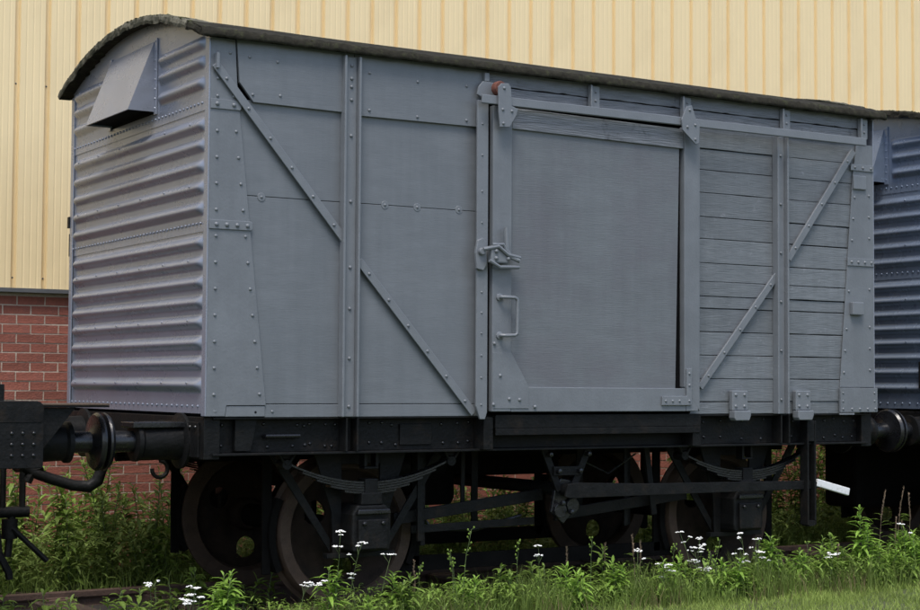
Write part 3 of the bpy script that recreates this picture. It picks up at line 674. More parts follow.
    pts = [(a[0],-0.085,a[1]),(a[0],-0.115,a[1]),(a[0]+0.03,-0.128,a[1]),(c[0]-0.02,-0.13,c[1]),(c[0]-0.004,-0.13,c[1]-0.008),(c[0],-0.13,c[1]-0.028),(d_[0],-0.13,d_[1]+0.028),(d_[0]-0.004,-0.13,d_[1]+0.008),(d_[0]-0.02,-0.13,d_[1]),(e[0]+0.03,-0.128,e[1]),(e[0],-0.115,e[1]),(e[0],-0.085,e[1])]
    hd = MB().tube(pts, 0.0115, 10).build('door_handle', 'grey_steel', dr, smooth='auto')
    b = MB()
    for q in (a,e): b.lathe([(-0.085,0.024),(-0.095,0.024),(-0.098,0.018)], (q[0],0,q[1]), 'Y', 14)
    b.build('handle_boss', 'grey_steel', hd, smooth='auto')
    # latch
    x0,z0 = P(2.05,2.25,.12)
    lt = MB().box(x0-0.11,x0+0.02,-0.135,-0.0855,z0-0.075,z0+0.02).build('latch', 'grey_steel', dr, bevel=0.01)
    t = MB().tube([(x0+0.005,-0.125,z0+0.155),(x0+0.008,-0.125,z0+0.02),(x0+0.03,-0.13,z0-0.03),(x0+0.10,-0.135,z0-0.055)], 0.015, 8)
    t.build('latch_lever', 'grey_steel', lt, smooth='auto')
    MB().tube([(x0-0.16,-0.12,z0+0.01),(x0-0.06,-0.14,z0+0.03),(x0+0.01,-0.14,z0-0.02),(x0+0.11,-0.13,z0-0.035)], 0.013, 8).tube([(x0-0.12,-0.13,z0-0.06),(x0-0.05,-0.14,z0-0.10),(x0+0.10,-0.13,z0-0.095)], 0.012, 8).tube([(x0-0.10,-0.13,z0+0.04),(x0-0.02,-0.135,z0+0.045),(x0+0.0,-0.135,z0-0.0)], 0.011, 8).build('latch_links', 'grey_steel', lt, smooth='auto')
    b = MB()
    for dx,dz in ((-0.075,-0.045),(0.015,-0.045),(0.085,-0.05),(-0.075,0.0)): b.dome((x0+dx,-0.136,z0+dz), r=0.017, h=0.018)
    b.build('latch_bolts', 'grey_steel', lt, kind='stuff', smooth=True)
    xk,zk = P(1.885,2.235,.11)
    kp = MB().prism([(xk-0.035,zk-0.10),(xk+0.015,zk-0.11),(xk+0.04,zk-0.07),(xk+0.04,zk+0.06),(xk+0.01,zk+0.10),(xk-0.03,zk+0.08),(xk-0.045,zk)], -0.095, -0.0705).lathe([(-0.12,0.0),(-0.12,0.022),(-0.095,0.026)], (xk-0.005,0,zk+0.01), 'Y', 12).build('latch_keeper', 'grey_steel', v, bevel=0.005)
    # track and hangers
    T = 0.13
    a = off(1.872,3.257,T); b2 = off(5.285,3.257,T)
    MB().box(a[0],b2[0],-T,-T+0.014,a[1]-0.057,a[1]-0.001).box(a[0],b2[0],-T+0.0145,-0.105,a[1]-0.057,a[1]-0.047).build('door_track', 'grey_steel', v, bevel=0.004)
    H = 0.15
    h1 = MB().prism([off(1.995,3.315,H),off(2.02,3.34,H),off(2.075,3.345,H),off(2.093,3.32,H),off(2.10,3.20,H),off(2.15,3.185,H),off(2.135,3.14,H),off(2.085,3.06,H),off(2.01,3.055,H),off(2.0,3.15,H)], -0.15, -0.138).build('door_hanger', 'grey_steel', dr, bevel=0.003)
    x,z = off(1.985,3.30,.12); MB().lathe([(-0.137,0.03),(-0.135,0.042),(-0.125,0.047),(-0.09,0.047),(-0.085,0.03)], (x+0.022,0,z+0.005), 'Y', 24).build('roller', 'rust_red', h1, smooth='auto')
    h2 = MB().prism([off(3.555,3.335,H),off(3.60,3.345,H),off(3.64,3.25,H),off(3.672,3.215,H),off(3.665,3.085,H),off(3.635,3.075,H),off(3.52,3.165,H),off(3.51,3.24,H)], -0.15, -0.138).build('door_hanger', 'grey_steel', dr, bevel=0.003)
    b = MB()
    for X,Z in ((2.04,3.31),(2.03,3.17),(2.10,3.165),(2.035,3.08),(3.58,3.31),(3.56,3.19),(3.63,3.21),(3.63,3.11)): x,z = off(X,Z,H); b.dome((x,-0.15,z), r=0.013, h=0.011)
    b.build('hanger_bolts', 'grey_steel', dr, kind='stuff', smooth=True)
    MB().prism([off(1.845,3.30,.06),off(1.88,3.34,.06),off(1.985,3.335,.06),off(1.985,3.24,.06),off(1.87,3.235,.06),off(1.835,3.25,.06)], -0.06, -0.045).box(1.86,1.895,-0.05,-0.02,3.33,3.385).build('track_stop', 'grey_steel', v, bevel=0.003)
    # door stops at the bottom right
    for X in (4.035,4.635):
        x,_ = off(X,1.2,.05)
        o = MB().box(x-0.072,x+0.072,-0.05,-0.012,1.225,1.365).prism([(x-0.06,1.155),(x+0.065,1.155),(x+0.08,1.19),(x+0.08,1.224),(x-0.072,1.224),(x-0.072,1.175)], -0.075, -0.012).build('door_stop', 'grey_steel', v, bevel=0.006)
        b = MB()
        for dx in (-0.04,0.04):
            for z in (1.255,1.335): b.dome((x+dx,-0.05,z), r=0.015, h=0.012)
        b.build('stop_bolts', 'grey_steel', o, kind='stuff', smooth=True)

    # --- solebar furniture
    for x in (0.90,4.40):
        MB().box(x,x+0.014,-0.02,0.0745,0.99,1.195).box(x+0.075,x+0.089,-0.02,0.0745,0.99,1.195).box(x+0.0145,x+0.0745,0.055,0.0745,0.99,1.195).build('stanchion_foot', 'black_paint', v, bevel=0.003)
    MB().box(1.95,3.62,-0.055,0.0,1.120,1.205).box(1.95,3.62,-0.058,-0.045,1.075,1.119).build('door_runner', 'black_paint', v, bevel=0.003)
    for x in (1.90,3.60): MB().box(x-0.035,x+0.035,-0.05,0.0745,0.985,1.19).build('runner_bracket', 'black_paint', v, bevel=0.003)
    MB().prism([(0.20,1.19),(0.34,1.19),(0.30,1.0),(0.20,1.0)], 0.03, 0.0745).build('corner_knee', 'black_paint', v, bevel=0.003)
    MB().tube([(0.40,0.074,1.085),(0.40,0.04,1.085),(0.62,0.04,1.085),(0.62,0.074,1.085)], 0.012, 8).build('label_bar', 'black_gloss', v, smooth='auto')
    MB().box(1.32,1.55,0.060,0.0745,1.02,1.15).build('works_plate', 'black_paint', v, bevel=0.004)
    b = MB(); rr = random.Random(3)
    for x in [0.14,0.42,0.60,0.66,0.70,0.80,0.86,1.1,1.2,1.28,1.62,1.75,1.82,3.75,3.9,4.1,4.3,4.6,4.8,4.9,5.0,5.1,5.2]:
        for z in (1.03, 1.15): b.dome((x+rr.uniform(-.02,.02),0.0748,z+rr.uniform(-.01,.01)), r=0.014, h=0.012)
    b.build('solebar_bolts', 'black_gloss', v, kind='stuff', smooth=True)
    hd = MB().box(-0.012,-0.0005,0.08,0.70,0.965,1.17).build('buffer_plate', 'black_paint', v, bevel=0.003)
    MB().box(-0.34,-0.012,0.245,0.465,1.135,1.168).build('buffer_step', 'black_gloss', v, bevel=0.005)
    b = MB()
    for y in (0.12,0.2,0.52,0.6,0.68): b.dome((-0.0125,y,1.14), '-X', 0.014, 0.012)
    b.build('headstock_bolts', 'black_gloss', v, kind='stuff', smooth=True)
    MB().tube([(-0.005,0.62,0.955),(-0.03,0.62,0.93)]+[(-0.03+0.05*math.sin(R(a)),0.62,0.875+0.05*math.cos(R(a))) for a in range(0,300,25)], 0.013, 8).build('rope_hook', 'black_paint', v, smooth='auto')
    # --- hand brake gear
    for Y in (0.10,):
        MB().strip((2.43,0.985),(2.56,0.70),0.05,Y,Y+0.016).strip((2.80,0.985),(2.66,0.70),0.05,Y,Y+0.016).box(2.50,2.73,Y-0.0165,Y-0.0005,0.80,0.86).build('brake_v_hanger', 'black_paint', v, bevel=0.003)
    MB().lathe([(-0.02,0.0),(-0.02,0.045),(2.2,0.045)], (2.61,0.06,0.705), 'Y', 18).build('brake_shaft', 'black_paint', v, smooth='auto')
    cr = MB().prism([(2.50,0.56),(2.60,0.48),(2.72,0.60),(2.68,0.76),(2.58,0.78),(2.53,0.70)], 0.118, 0.145).lathe([(0.0,0.0),(0.0,0.05),(0.05,0.05)], (2.56,0.09,0.57), 'Y', 12).lathe([(0.0,0.0),(0.0,0.05),(0.05,0.05)], (2.66,0.09,0.60), 'Y', 12).build('brake_crank', 'black_gloss', v, bevel=0.004)
    lv = MB().prism([(2.54,0.665),(2.58,0.655),(4.66,0.655),(4.78,0.660),(4.80,0.70),(4.72,0.715),(3.2,0.735),(2.64,0.755),(2.56,0.745)], 0.010, 0.028).build('brake_lever', 'black_paint', v, bevel=0.003)
    hp = MB(); A = (4.775,0.700); B = (5.095,0.622)
    hp.strip(A, B, 0.055, 0.004, 0.034); hp.build('lever_handle', 'white_paint', lv, bevel=0.006, label='white painted grip at the end of the brake lever')
    gd = MB().box(4.645,4.66,-0.03,0.05,0.40,1.15).box(4.715,4.73,-0.03,0.05,0.40,1.15).box(4.6605,4.7145,-0.028,-0.014,1.0,1.15).box(4.6605,4.7145,0.034,0.048,0.40,1.0).box(4.6605,4.7145,-0.03,0.05,0.39,0.43).build('lever_guard', 'black_paint', v, bevel=0.003)
    MB().strip((1.42,0.54),(2.56,0.665),0.075,0.30,0.33).strip((1.55,0.47),(2.50,0.49),0.05,0.31,0.325).build('push_rod', 'black_paint', v, bevel=0.003)
    MB().strip((2.66,0.52),(3.80,0.63),0.075,0.30,0.33).build('push_rod', 'black_paint', v, bevel=0.003)
    MB().strip((3.40,0.985),(3.47,0.50),0.045,0.25,0.27).build('safety_loop', 'black_paint', v, bevel=0.002)
    MB().strip((1.58,0.985),(1.585,0.40),0.045,0.25,0.27).build('safety_loop', 'black_paint', v, bevel=0.002)
    for X,Y,z0,z1,w_ in ((1.66,0.36,0.36,0.98,0.035),(1.78,0.62,0.40,1.0,0.04),(2.30,0.75,0.45,1.0,0.05),(2.05,0.50,0.60,1.0,0.03),(3.30,0.36,0.42,0.98,0.03),(3.52,0.62,0.40,1.0,0.035),(3.15,0.70,0.5,1.0,0.05)):
        MB().box(X-w_/2,X+w_/2,Y-0.008,Y+0.008,z0,z1).build('hanger_link', 'black_paint', v, bevel=0.003)
    b = MB()
    for X,Z in ((2.46,0.94),(2.77,0.94),(2.53,0.83),(2.70,0.83),(2.61,0.705),(2.56,0.62),(2.63,0.56),(2.68,0.68)): b.lathe([(0.0,0.018),(-0.03,0.016),(-0.034,0.0)], (X,0.085,Z), 'Y', 6)
    b.build('rigging_nuts', 'black_gloss', v, kind='stuff')
    MB().tube([(1.70,0.40,0.52),(1.75,0.40,0.46),(2.1,0.42,0.44),(2.45,0.40,0.52)], 0.014, 8).tube([(2.75,0.14,0.90),(3.0,0.16,0.80),(3.25,0.18,0.93)], 0.006, 6).build('brake_rod', 'black_gloss', v, smooth='auto')
    MB().lathe([(0.0,0.0),(0.0,0.09),(0.05,0.10),(0.45,0.10),(0.5,0.06),(0.5,0.0)], (1.72,1.05,0.83), 'X', 20).build('release_cylinder', 'black_paint', v, smooth='auto')
    # vacuum cylinder and pipes between the frames
    MB().lathe([(0.55,0.02),(0.56,0.23),(0.60,0.25),(0.93,0.25),(0.96,0.02)], (2.15,1.25,0), 'Z', 28).build('brake_cylinder', 'black_matt', v, smooth='auto')
    MB().box(1.9,3.45,1.35,1.85,0.73,0.97).build('dark_fill_block', 'black_matt', v, bevel=0.05)  # black block added to darken the view under the floor
    MB().tube([(0.1,1.75,0.90),(1.8,1.75,0.92),(3.4,1.75,0.90),(5.2,1.75,0.90)], 0.03, 8).build('train_pipe', 'black_matt', v, smooth='auto')
    # lamp iron on the far corner
    MB().box(-0.02,0.03,W+0.002,W+0.04,2.48,2.56).box(-0.01,0.015,W+0.002,W+0.03,2.28,2.44).build('lamp_iron', 'black_paint', v, bevel=0.003)
    return v
build_van()

# ------------------------------------------------------------------ neighbouring van on the right
def build_van2():
    X0 = 6.375
    v = thing('box_van', 'blue grey van with corrugated end darkened in colour for shade, cut off by right picture edge', 'railway van', (X0+2.667,1.22,0))
    MB().box(X0+0.03,X0+L-0.03,0.034,W-0.034,1.205,3.42).build('dark_lining', 'void_dark', v)  # black core box, interior darkness put into its colour
    for Y in (0.0, W-0.03):
        for i in range(6): MB().box(X0+0.002+0.889*i,X0+0.002+0.889*(i+1)-0.004,Y,Y+0.03,1.20,3.42).build('plywood_panel', 'grey_ply', v, bevel=0.002)
    for x in (0.9,1.86,3.4,4.4): MB().box(X0+x,X0+x+0.1,-0.05,-0.001,1.2,3.39).build('stanchion', 'grey_steel', v, bevel=0.004)
    MB().box(X0,X0+0.2,-0.012,-0.001,1.205,3.39).build('corner_plate', 'grey_paint', v, bevel=0.002)
    van_end(v, X0, 'end_paint_shaded', -1); van_end(v, X0+L, 'end_paint_shaded', 1)
    van_roof(v, X0-0.075, X0+L+0.075, 'roof_felt')
    underframe(v, X0)
    MB().box(X0+0.25,X0+2.2,1.45,1.85,0.35,0.96).build('dark_fill_block', 'black_matt', v, bevel=0.04)  # invented black block, added to keep the space under this van dark
    MB().box(X0-0.05,X0-0.034,0.44,0.47,1.385,1.60).build('lamp_iron', 'black_paint', v, bevel=0.003)
build_van2()

# ------------------------------------------------------------------ black flat wagon on the left
def build_flat():
    XE = -0.985
    v = thing('flat_wagon', 'black low railway wagon end cut off by left picture edge', 'railway wagon', (-3.6,1.22,0))
    MB().box(-6.5,XE-0.10,0.06,0.085,0.97,1.225).box(-6.5,XE-0.10,W-0.085,W-0.06,0.97,1.225).build('solebar', 'black_paint', v, bevel=0.003)
    MB().box(XE-0.10,XE,0.02,W-0.02,0.93,1.225).build('headstock', 'black_paint', v, bevel=0.005)
    for i in range(26): MB().box(-6.55+0.214*i,-6.55+0.214*(i+1)-0.004,0.03,W-0.03,1.226,1.268).build('deck_plank', 'black_matt', v, bevel=0.003)
    pl = [(-1.60,0.93),(-0.945,0.93),(-0.945,1.235)]+[(-0.985+0.04*math.cos(R(a)),1.255+0.04*math.sin(R(a))) for a in (0,30,60,90)]+[(-1.60,1.295)]
    o = MB().prism(pl, -0.01, 0.012).build('corner_plate', 'black_paint', v, bevel=0.004)
    b = MB()
    for x in (-1.0,-1.06,-1.12,-1.2,-1.28):
        for z in (1.0,1.06,1.12): b.dome((x,-0.011,z), r=0.013, h=0.011)
    b.build('plate_bolts', 'black_gloss', o, kind='stuff', smooth=True)
    MB().box(-1.60,-0.96,-0.014,0.016,1.18,1.185).box(-1.22,-1.155,0.02,0.07,1.27,1.385).build('side_post', 'black_paint', v, bevel=0.006)
    MB().box(XE+0.001,-0.555,0.05,0.36,1.258,1.268).build('shunter_step', 'black_paint', v, bevel=0.002)
    MB().box(XE+0.001,-0.555,0.046,0.35,1.269,1.279).build('step_board', 'old_deck_wood', v, bevel=0.002)
    MB().prism([(XE+0.001,1.257),(-0.74,1.257),(XE+0.001,0.95)], 0.075, 0.095).build('step_bracket', 'black_paint', v, bevel=0.002)
    for Y in (0.355, W-0.355): buffer(v, XE, 1, Y, length=0.48)
    # ribs on the near buffer housing
    # drawhook and screw coupling hanging
    c = MB().box(XE+0.0,XE+0.03,1.12,1.32,0.95,1.13).tube([(XE,1.22,1.03),(XE+0.12,1.22,1.03),(XE+0.19,1.22,1.0),(XE+0.22,1.22,0.945),(XE+0.18,1.22,0.915),(XE+0.14,1.22,0.94)], 0.028, 10).build('drawhook', 'black_paint', v, smooth='auto')
    xh = -0.745
    def loop(x, y0, y1, z0, z1, r, wd):
        pts = [(x,(y0+y1)/2+wd*math.sin(R(a)),(z1-wd)+wd*math.cos(R(a))) for a in range(-90,91,30)]+[(x,(y0+y1)/2+wd,z0)]
        return pts
    cp = MB().tube([(xh-0.06,1.22,0.60)]+[(xh-0.06*math.cos(R(a)),1.22,0.86+0.06*math.sin(R(a))) for a in range(0,181,30)]+[(xh+0.06,1.22,0.60)], 0.02, 8).lathe([(-0.10,0.0),(-0.10,0.035),(0.10,0.035),(0.10,0.0)], (xh,1.22,0.60), 'X', 12).tube([(xh,1.22,0.60),(xh-0.03,1.20,0.33)], 0.024, 8).lathe([(-0.06,0.0),(-0.06,0.05),(0.06,0.05),(0.06,0.0)], (xh-0.015,1.22,0.50), 'Z', 12)
    cp = cp.build('screw_coupling', 'black_paint', v, smooth='auto')
    MB().tube([(xh-0.01,1.18,0.505),(-0.545,1.15,0.30)], 0.017, 8).build('coupling_lever', 'black_paint', cp, smooth='auto')
    MB().tube([(xh-0.10,1.2,0.50),(xh-0.09,1.18,0.36),(xh-0.035,1.15,0.24),(xh-0.03,1.15,0.20)], 0.024, 8).build('coupling_link', 'black_paint', cp, smooth='auto')
    # vacuum hose
    MB().tube([(XE,0.95,0.99),(XE+0.12,0.93,0.965),(-0.72,0.92,0.86),(-0.62,0.90,0.82),(-0.48,0.88,0.775),(-0.385,0.87,0.765),(-0.335,0.86,0.80),(-0.31,0.85,0.88),(-0.30,0.85,0.97)], [0.04,0.03,0.034,0.034,0.034,0.038,0.038,0.034,0.03], 12).tube([(-0.75,0.92,0.80),(-0.715,0.92,0.87),(-0.66,0.91,0.89)], 0.03, 8).build('vacuum_hose', 'black_paint', v, smooth='auto')
    for X in (-2.1,-5.2): wheelset(v, X); running_gear(v, X, True)
build_flat()
# ------------------------------------------------------------------ plants
def leaf(mb, b, d, ln, wd, droop=0.3, fold=0.25):
    b = Vector(b); d = Vector(d).normalized(); side = d.cross(Vector((0,0,1)))
    side = side.normalized() if side.length > 1e-3 else Vector((1,0,0)); upv = side.cross(d)
    def at(t): return b+d*ln*t+Vector((0,0,-1))*droop*ln*t*t
    m1, m2 = at(0.35), at(0.72)
    vs = [b, m1+side*wd*0.5+upv*wd*fold, m1, m1-side*wd*0.5+upv*wd*fold, m2+side*wd*0.36+upv*wd*fold*0.7, m2, m2-side*wd*0.36+upv*wd*fold*0.7, at(1.0)]
    mb.add(vs, [(0,2,1),(0,3,2),(1,2,5,4),(2,3,6,5),(4,5,7),(5,6,7)])
def stalk(rr, base, H, lean, n=7):
    a = rr.uniform(0,6.28); bend = rr.uniform(0.3,1.0)*lean; pts = []
    for i in range(n+1):
        t = i/n; pts.append(Vector(base)+Vector((math.cos(a)*bend*t*t*H, math.sin(a)*bend*t*t*H, H*t))+Vector((rr.uniform(-1,1),rr.uniform(-1,1),0))*0.004*(0 < i))
    return pts
def along(pts, t):
    f = t*(len(pts)-1); i = min(int(f), len(pts)-2); return pts[i].lerp(pts[i+1], f-i)
def corymb(mb, p, rr, r=0.028, n=14):
    for k in range(n):
        a = rr.uniform(0,6.28); q = r*math.sqrt(rr.random()); c = Vector(p)+Vector((math.cos(a)*q, math.sin(a)*q, -0.15*q+rr.uniform(-.003,.004)))
        rad = rr.uniform(0.005,0.0085)
        vs = [c+Vector((0,0,rad*0.6))]+[c+Vector((rad*math.cos(t),rad*math.sin(t),0)) for t in (0,1.05,2.09,3.14,4.19,5.24)]+[c-Vector((0,0,rad*0.4))]
        mb.add(vs, [(0,1+i,1+(i+1)%6) for i in range(6)]+[(7,1+(i+1)%6,1+i) for i in range(6)])
def plant(kind, X, Y, zg, H, seed, label, cat='weed', group=None, n=None, lm=None, spread=0.06, name=None):
    rr = random.Random(seed)
    root = thing(name or {'lance':'leafy_weed','broad':'tall_weed','yarrow':'white_flower','bud':'budding_weed','seed':'dry_grass_stalk'}[kind], label, cat, (X,Y,zg), group)
    st = MB(); lf = MB(); fl = MB(); sd_ = MB()
    n = n or {'lance':4,'broad':3,'yarrow':2,'bud':1,'seed':1}[kind]
    for s_ in range(n):
        b = (X+rr.uniform(-1,1)*spread*(s_ > 0), Y+rr.uniform(-1,1)*spread*(s_ > 0), zg); h = H*(1 if s_ == 0 else rr.uniform(0.55,0.95))
        pts = stalk(rr, b, h, {'lance':0.12,'broad':0.25,'yarrow':0.22,'bud':0.15,'seed':0.12}[kind])
        r0 = {'lance':0.004,'broad':0.006,'yarrow':0.0026,'bud':0.003,'seed':0.0022}[kind]
        st.tube(pts, [r0*(1-0.55*i/(len(pts)-1)) for i in range(len(pts))], 5)
        if kind in ('lance','broad'):
            ln0, wd0 = (0.13,0.027) if kind == 'lance' else (0.135,0.040)
            k = int(h/(0.0095 if kind == 'lance' else 0.018)); a = rr.uniform(0,6.28)
            for i in range(k):
                t = 0.12+0.88*i/k; a += 2.4+rr.uniform(-.5,.5); e = R(rr.uniform(-5,48))+R(38)*max(0,t-0.75)*4
                q = ln0*rr.uniform(0.7,1.15)*(1 if t < 0.8 else 1.0-2.2*(t-0.8))*(0.75+0.25*min(1,H/0.5))
                leaf(lf, along(pts,t), (math.cos(a)*math.cos(e),math.sin(a)*math.cos(e),math.sin(e)), q, wd0*rr.uniform(.8,1.15)*(1 if t < .85 else .7), rr.uniform(0.2,0.6))
        if kind in ('yarrow','bud','seed'):
            for i in range(int(h/0.035)):
                t = rr.uniform(0.05,0.75); a = rr.uniform(0,6.28)
                leaf(lf, along(pts,t), (math.cos(a),math.sin(a),0.5), rr.uniform(.03,.055) if kind != 'seed' else 0.1, 0.007, 0.4)
        if kind == 'yarrow':
            top = pts[-1]; corymb(fl, top, rr, rr.uniform(.02,.032), rr.randint(14,22))
            for q in range(rr.randint(1,3)):
                t = rr.uniform(.72,.9); p = along(pts,t); a = rr.uniform(0,6.28); e = p+Vector((math.cos(a)*.045,math.sin(a)*.045,.05)); st.tube([p,e],0.0015,4); corymb(fl, e, rr, rr.uniform(.012,.022), rr.randint(5,10))
        if kind == 'bud':
            for q in range(9):
                p = along(pts, rr.uniform(.72,1)); a = rr.uniform(0,6.28); e = p+Vector((math.cos(a)*.018,math.sin(a)*.018,.018)); st.tube([p,e],0.0012,4); lf.lathe([(-.007,.001),(-.003,.006),(.003,.006),(.008,.001)], e, 'Z', 6)
        if kind == 'seed':
            for q in range(60):
                t = rr.uniform(.68,1); p = along(pts,t); a = rr.uniform(0,6.28); leaf(sd_, p, (math.cos(a)*.5,math.sin(a)*.5,1), .022, .006, 0)
    st.build('stem', 'seed_brown' if kind == 'seed' else 'stem_green', root, smooth=True)
    if lf.f: lf.build('foliage', lm or {'lance':'leaf_bright','broad':'leaf_deep'}.get(kind,'leaf_mid'), root, kind='stuff')
    if fl.f: fl.build('flower_head', 'petal_white', root, kind='stuff')
    if sd_.f: sd_.build('seed_head', 'seed_brown', root, kind='stuff')
    return root

ZG = -0.05
FG = [  # kind, X, Z top, label, stems
 ('lance',0.087,0.33,'bright green bushy weed in front of the dark far wheel, bottom left',6),
 ('lance',-0.02,0.235,'low bright green weed left of the bushy weed by the far wheel',5),
 ('lance',0.734,0.315,'narrow bright green shoot in front of the left front wheel',2),
 ('lance',1.152,0.27,'narrow green shoot just right of the left front wheel rim',2),
 ('yarrow',0.785,0.535,'tallest white flower in front of the left wheel hub',1),
 ('yarrow',0.866,0.467,'white flower just right of the tallest one, below the left axlebox',2),
 ('yarrow',1.069,0.375,'flat white flower right below the left axlebox',1),
 ('yarrow',0.521,0.246,'small white flower at the left edge of the left front wheel',1),
 ('yarrow',0.61,0.23,'small white flower low before the left wheel tyre',1),
 ('yarrow',-0.349,0.291,'pale white flower stalk furthest left, below the buffers',1),
 ('yarrow',-0.142,0.257,'clustered white flowers on a leafy clump, bottom left',4),
 ('bud',1.66,0.50,'slender budding stalk right of the left front wheel',1),
 ('yarrow',2.214,0.388,'single white flower leaning right below the brake crank',1),
 ('bud',2.053,0.414,'thin budding stalk left of the single flower below the brake crank',1),
 ('lance',1.742,0.20,'small green shoot at the foot of the slender budding stalk',2),
 ('lance',2.424,0.235,'bushy green weed at the bottom centre of the picture',7),
 ('bud',2.605,0.415,'tall budding stalk right of the bushy weed at bottom centre',1),
 ('lance',2.824,0.24,'feathery green weed right of the tall budding stalk',6),
 ('yarrow',2.988,0.306,'small white flower below the middle of the brake lever',1),
 ('yarrow',3.232,0.208,'low white flower between the two yarrow clusters and the centre weed',2),
 ('lance',3.36,0.25,'pair of narrow green shoots left of the yarrow under the right wheel',2),
 ('yarrow',3.499,0.409,'large white yarrow in front of the right wheel tyre',3),
 ('yarrow',3.56,0.30,'lower white yarrow in front of the right wheel tyre',3),
 ('yarrow',3.943,0.384,'white yarrow cluster below the right axlebox',3),
 ('yarrow',4.053,0.331,'white yarrow beside the bushy weed right of the right axlebox',3),
 ('lance',4.173,0.35,'bushy bright green weed below the right end of the right spring',7),
 ('lance',4.36,0.18,'low green weed right of the bushy weed by the right axlebox',4),
 ('lance',3.72,0.21,'short green shoot between the yarrow clusters by the right wheel',3),
 ('lance',5.062,0.52,'tallest green leafy weed below the white lever grip',3),
 ('lance',5.15,0.34,'leafy green weed leaning against the tallest weed on the right',4),
 ('lance',5.30,0.25,'low leafy green weed right of the tallest weed',6),
 ('lance',5.501,0.34,'leafy green weed at the right edge of the picture',6),
 ('lance',5.62,0.28,'leafy green weed cut off by the right picture edge',6),
 ('seed',5.20,0.64,'dry brown grass stalk furthest left of those at the right edge',1),
 ('seed',5.42,0.65,'dry brown grass stalk in the middle of those at the right edge',2),
 ('seed',5.54,0.62,'dry brown grass stalk furthest right at the picture edge',2),
 ('seed',4.31,0.20,'short dry grass stalk left of the tallest weed, over the lawn',1),
 ('seed',4.607,0.24,'short dry grass stalk below the brake lever guard',1),
 ('seed',4.80,0.26,'dry grass stalk between the lever guard and the tallest weed',1),
]
for i,(k,X,Z,lab,n) in enumerate(FG):
    plant(k, X, -0.15+random.uniform(-.03,.03), ZG, Z-ZG, 100+i, lab, {'yarrow':'flower','seed':'dry grass'}.get(k,'weed'), n=n, spread=0.075 if k == 'lance' else 0.045)
rr = random.Random(11)
for i in range(44):
    X = -1.3+2.75*i/43+rr.uniform(-.1,.1); Y = rr.uniform(2.4,3.75); big = 0.80+0.34*nz(X*1.7,4)
    plant('broad', X, Y, -0.1, rr.uniform(0.55,1.0)*big*1.25+0.05, 300+i, ('leafy green weed rising behind the black wagon at the left picture edge' if X < -0.35 else 'leafy green weed against the brick wall below the touching buffers' if X < 0.55 else 'leafy green weed against the brick wall beside the dark far wheel'), group='weeds along the brick wall on the left', n=rr.randint(2,4), spread=0.10, lm='leaf_deep' if i % 3 else 'leaf_mid')
for i in range(56):
    X = 1.4+7.6*i/55+rr.uniform(-.1,.1); Y = rr.uniform(2.35,3.8)
    plant('broad', X, Y, -0.1, rr.uniform(0.45,0.80)+(0.55 if X > 6.0 else 0), 400+i, ('leafy green weed seen behind the left wheels under the van' if X < 2.7 else 'leafy green weed seen through the brake gear between the wheels' if X < 5.2 else 'leafy green weed seen behind the right wheel and lever guard' if X < 7.2 else 'tall leafy weed in the gap between the two vans near the white grip'), group='weeds seen under the vans', n=rr.randint(2,4), spread=0.10, lm='leaf_deep' if i % 2 else 'leaf_mid')
for i in range(16):
    X = -1.1+0.13*i+rr.uniform(-.06,.06); plant('broad', X, rr.uniform(0.9,1.6), -0.11, rr.uniform(0.14,0.30), 500+i, 'low weed growing between the rails at bottom left', group='low weeds between the rails', n=2, spread=0.08, lm='leaf_mid')

for i in range(24):
    X = 0.9+5.0*(i/23)**0.85+rr.uniform(-.08,.08); Y = rr.uniform(-.30,.16)
    plant('lance', X, Y, ZG, rr.uniform(0.12,0.33)+0.07*nz(X*2)+0.012*X, 600+i, ('short leafy weed in rough grass before the left front wheel' if X < 1.6 else 'short leafy weed in rough grass below the brake gear' if X < 3.2 else 'short leafy weed in rough grass before the right wheel' if X < 4.6 else 'short leafy weed in rough grass below the white lever grip'), group='short weeds in the rough grass', n=rr.randint(1,5), spread=0.07, lm='leaf_mid' if i % 3 else 'leaf_bright')

for i in range(22):
    X = rr.uniform(1.3,5.7); k = rr.choice(('bud','seed','bud','yarrow'))
    plant(k, X, rr.uniform(-.3,.1), ZG, rr.uniform(0.18,0.46), 700+i, {'bud':'thin bent green stalk standing out of the rough grass','seed':'thin dead brown stalk standing out of the rough grass','yarrow':'thin stalk with tiny white flowers in the rough grass'}[k], {'yarrow':'flower','seed':'dry grass'}.get(k,'weed'), group={'bud':'thin green stalks','seed':'thin dead stalks','yarrow':'thin white flowers'}[k], n=rr.randint(1,2), spread=.05)

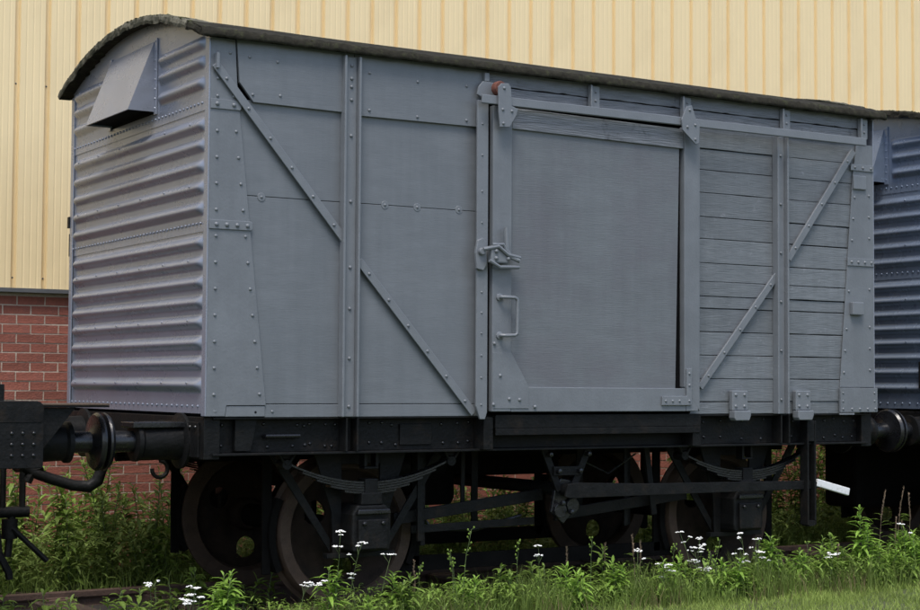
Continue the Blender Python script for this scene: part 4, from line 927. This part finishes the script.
# grass
def leaf_mass(name, label, mt, count, fx, fy, fh, zg, seed, ln=(.05,.11), wd=.03):
    rr = random.Random(seed); mb = MB()
    for k in range(count):
        x, y = fx(rr), fy(rr); h = max(.03,fh(x,y)); a = rr.uniform(0,6.28); e = R(rr.uniform(-10,50))
        leaf(mb, (x,y,zg+h*rr.random()**0.6), (math.cos(a)*math.cos(e),math.sin(a)*math.cos(e),math.sin(e)), rr.uniform(*ln), wd*rr.uniform(.6,1.2), rr.uniform(.2,.7))
    o = mb.build(name, mt); o['kind'] = 'stuff'; o['label'] = label
def grass(name, label, mt, count, fx, fy, fh, seed, wd=0.006, lean=0.5, mask=None, zg=None):
    rr = random.Random(seed); vs = []; fs = []
    while count > 0:
        x, y = fx(rr), fy(rr); count -= 1
        if mask and not mask(x,y,rr): continue
        h = fh(x,y,rr); a = rr.uniform(0,6.28); ln = rr.uniform(.1,1)*lean*h; t = rr.uniform(0,6.28); z = (zg(x,y) if zg else ZG)-0.02
        wx, wy = wd*math.cos(t)/2, wd*math.sin(t)/2; dx, dy = math.cos(a)*ln, math.sin(a)*ln; o = len(vs)
        vs += [(x-wx,y-wy,z),(x+wx,y+wy,z),(x+dx*.35+wx*.75,y+dy*.35+wy*.75,z+h*.6),(x+dx*.35-wx*.75,y+dy*.35-wy*.75,z+h*.6),(x+dx,y+dy,z+h)]
        fs += [(o,o+1,o+2,o+3),(o+3,o+2,o+4)]
    me = bpy.data.meshes.new(name); me.from_pydata(vs,[],fs)
    ob = link(name, me, mt); ob['kind'] = 'stuff'; ob['label'] = label
    return ob
U = lambda a,b: (lambda r: r.uniform(a,b))
grass('lawn', 'short mown lawn along the bottom right', 'lawn_blade', 60000, U(-1.5,7.5), U(-2.2,-0.30), lambda x,y,r: r.uniform(.03,.085)+0.03*nz(x*2,y*2), 1, 0.0055, 0.7)
grass('tall_grass', 'longer rough grass in front of the near rail', 'grass_blade', 22000, U(-1.5,7.5), U(-0.42,0.34), lambda x,y,r: max(.04,(r.uniform(.06,.26)+0.14*nz(x*2.1,7)+0.05*nz(x*7,y*5))*(1 if y < 0.1 else .6)*min(1,.55+.25*max(0,x))), 2, 0.006, 0.6)
grass('dry_tuft', 'dry straw coloured blades among the rough grass', 'dry_grass', 3200, U(-0.5,7.0), U(-0.5,0.30), lambda x,y,r: r.uniform(.06,.22), 3, 0.004, 0.6, mask=lambda x,y,r: nz(x*1.9,y*2,5) > -0.05)
grass('undergrowth', 'dense green undergrowth between the far rail and the brick wall', 'grass_blade', 12000, U(-3,11), U(2.08,3.95), lambda x,y,r: r.uniform(.08,.28)+0.12*nz(x*1.5,y), 4, 0.009, 0.8, zg=lambda x,y: -0.1)
grass('track_grass', 'thin grass growing between the rails', 'grass_blade', 5000, U(-3,9), U(0.55,1.9), lambda x,y,r: r.uniform(.04,.13), 5, 0.007, 0.7, mask=lambda x,y,r: nz(x*1.2,y*1.5,2) > 0.05 or x < -0.1, zg=lambda x,y: -0.11)
leaf_mass('undergrowth_leaves', 'mass of low green leaves between the far rail and the brick wall', 'leaf_deep', 20000, U(-2.5,10), U(2.2,3.9), lambda x,y: 0.34+0.22*nz(x*1.3,y*1.3)+(0.08 if x < 1 else 0), -0.1, 21)
leaf_mass('verge_leaves', 'mass of small leaves in the rough verge before the near rail', 'leaf_mid', 6000, U(0.4,7.0), U(-.36,.30), lambda x,y: 0.17+0.11*nz(x*2,y*2), ZG, 22, (.03,.07), .014)
for o in bpy.data.objects:
    if '_w' in o: del o['_w']
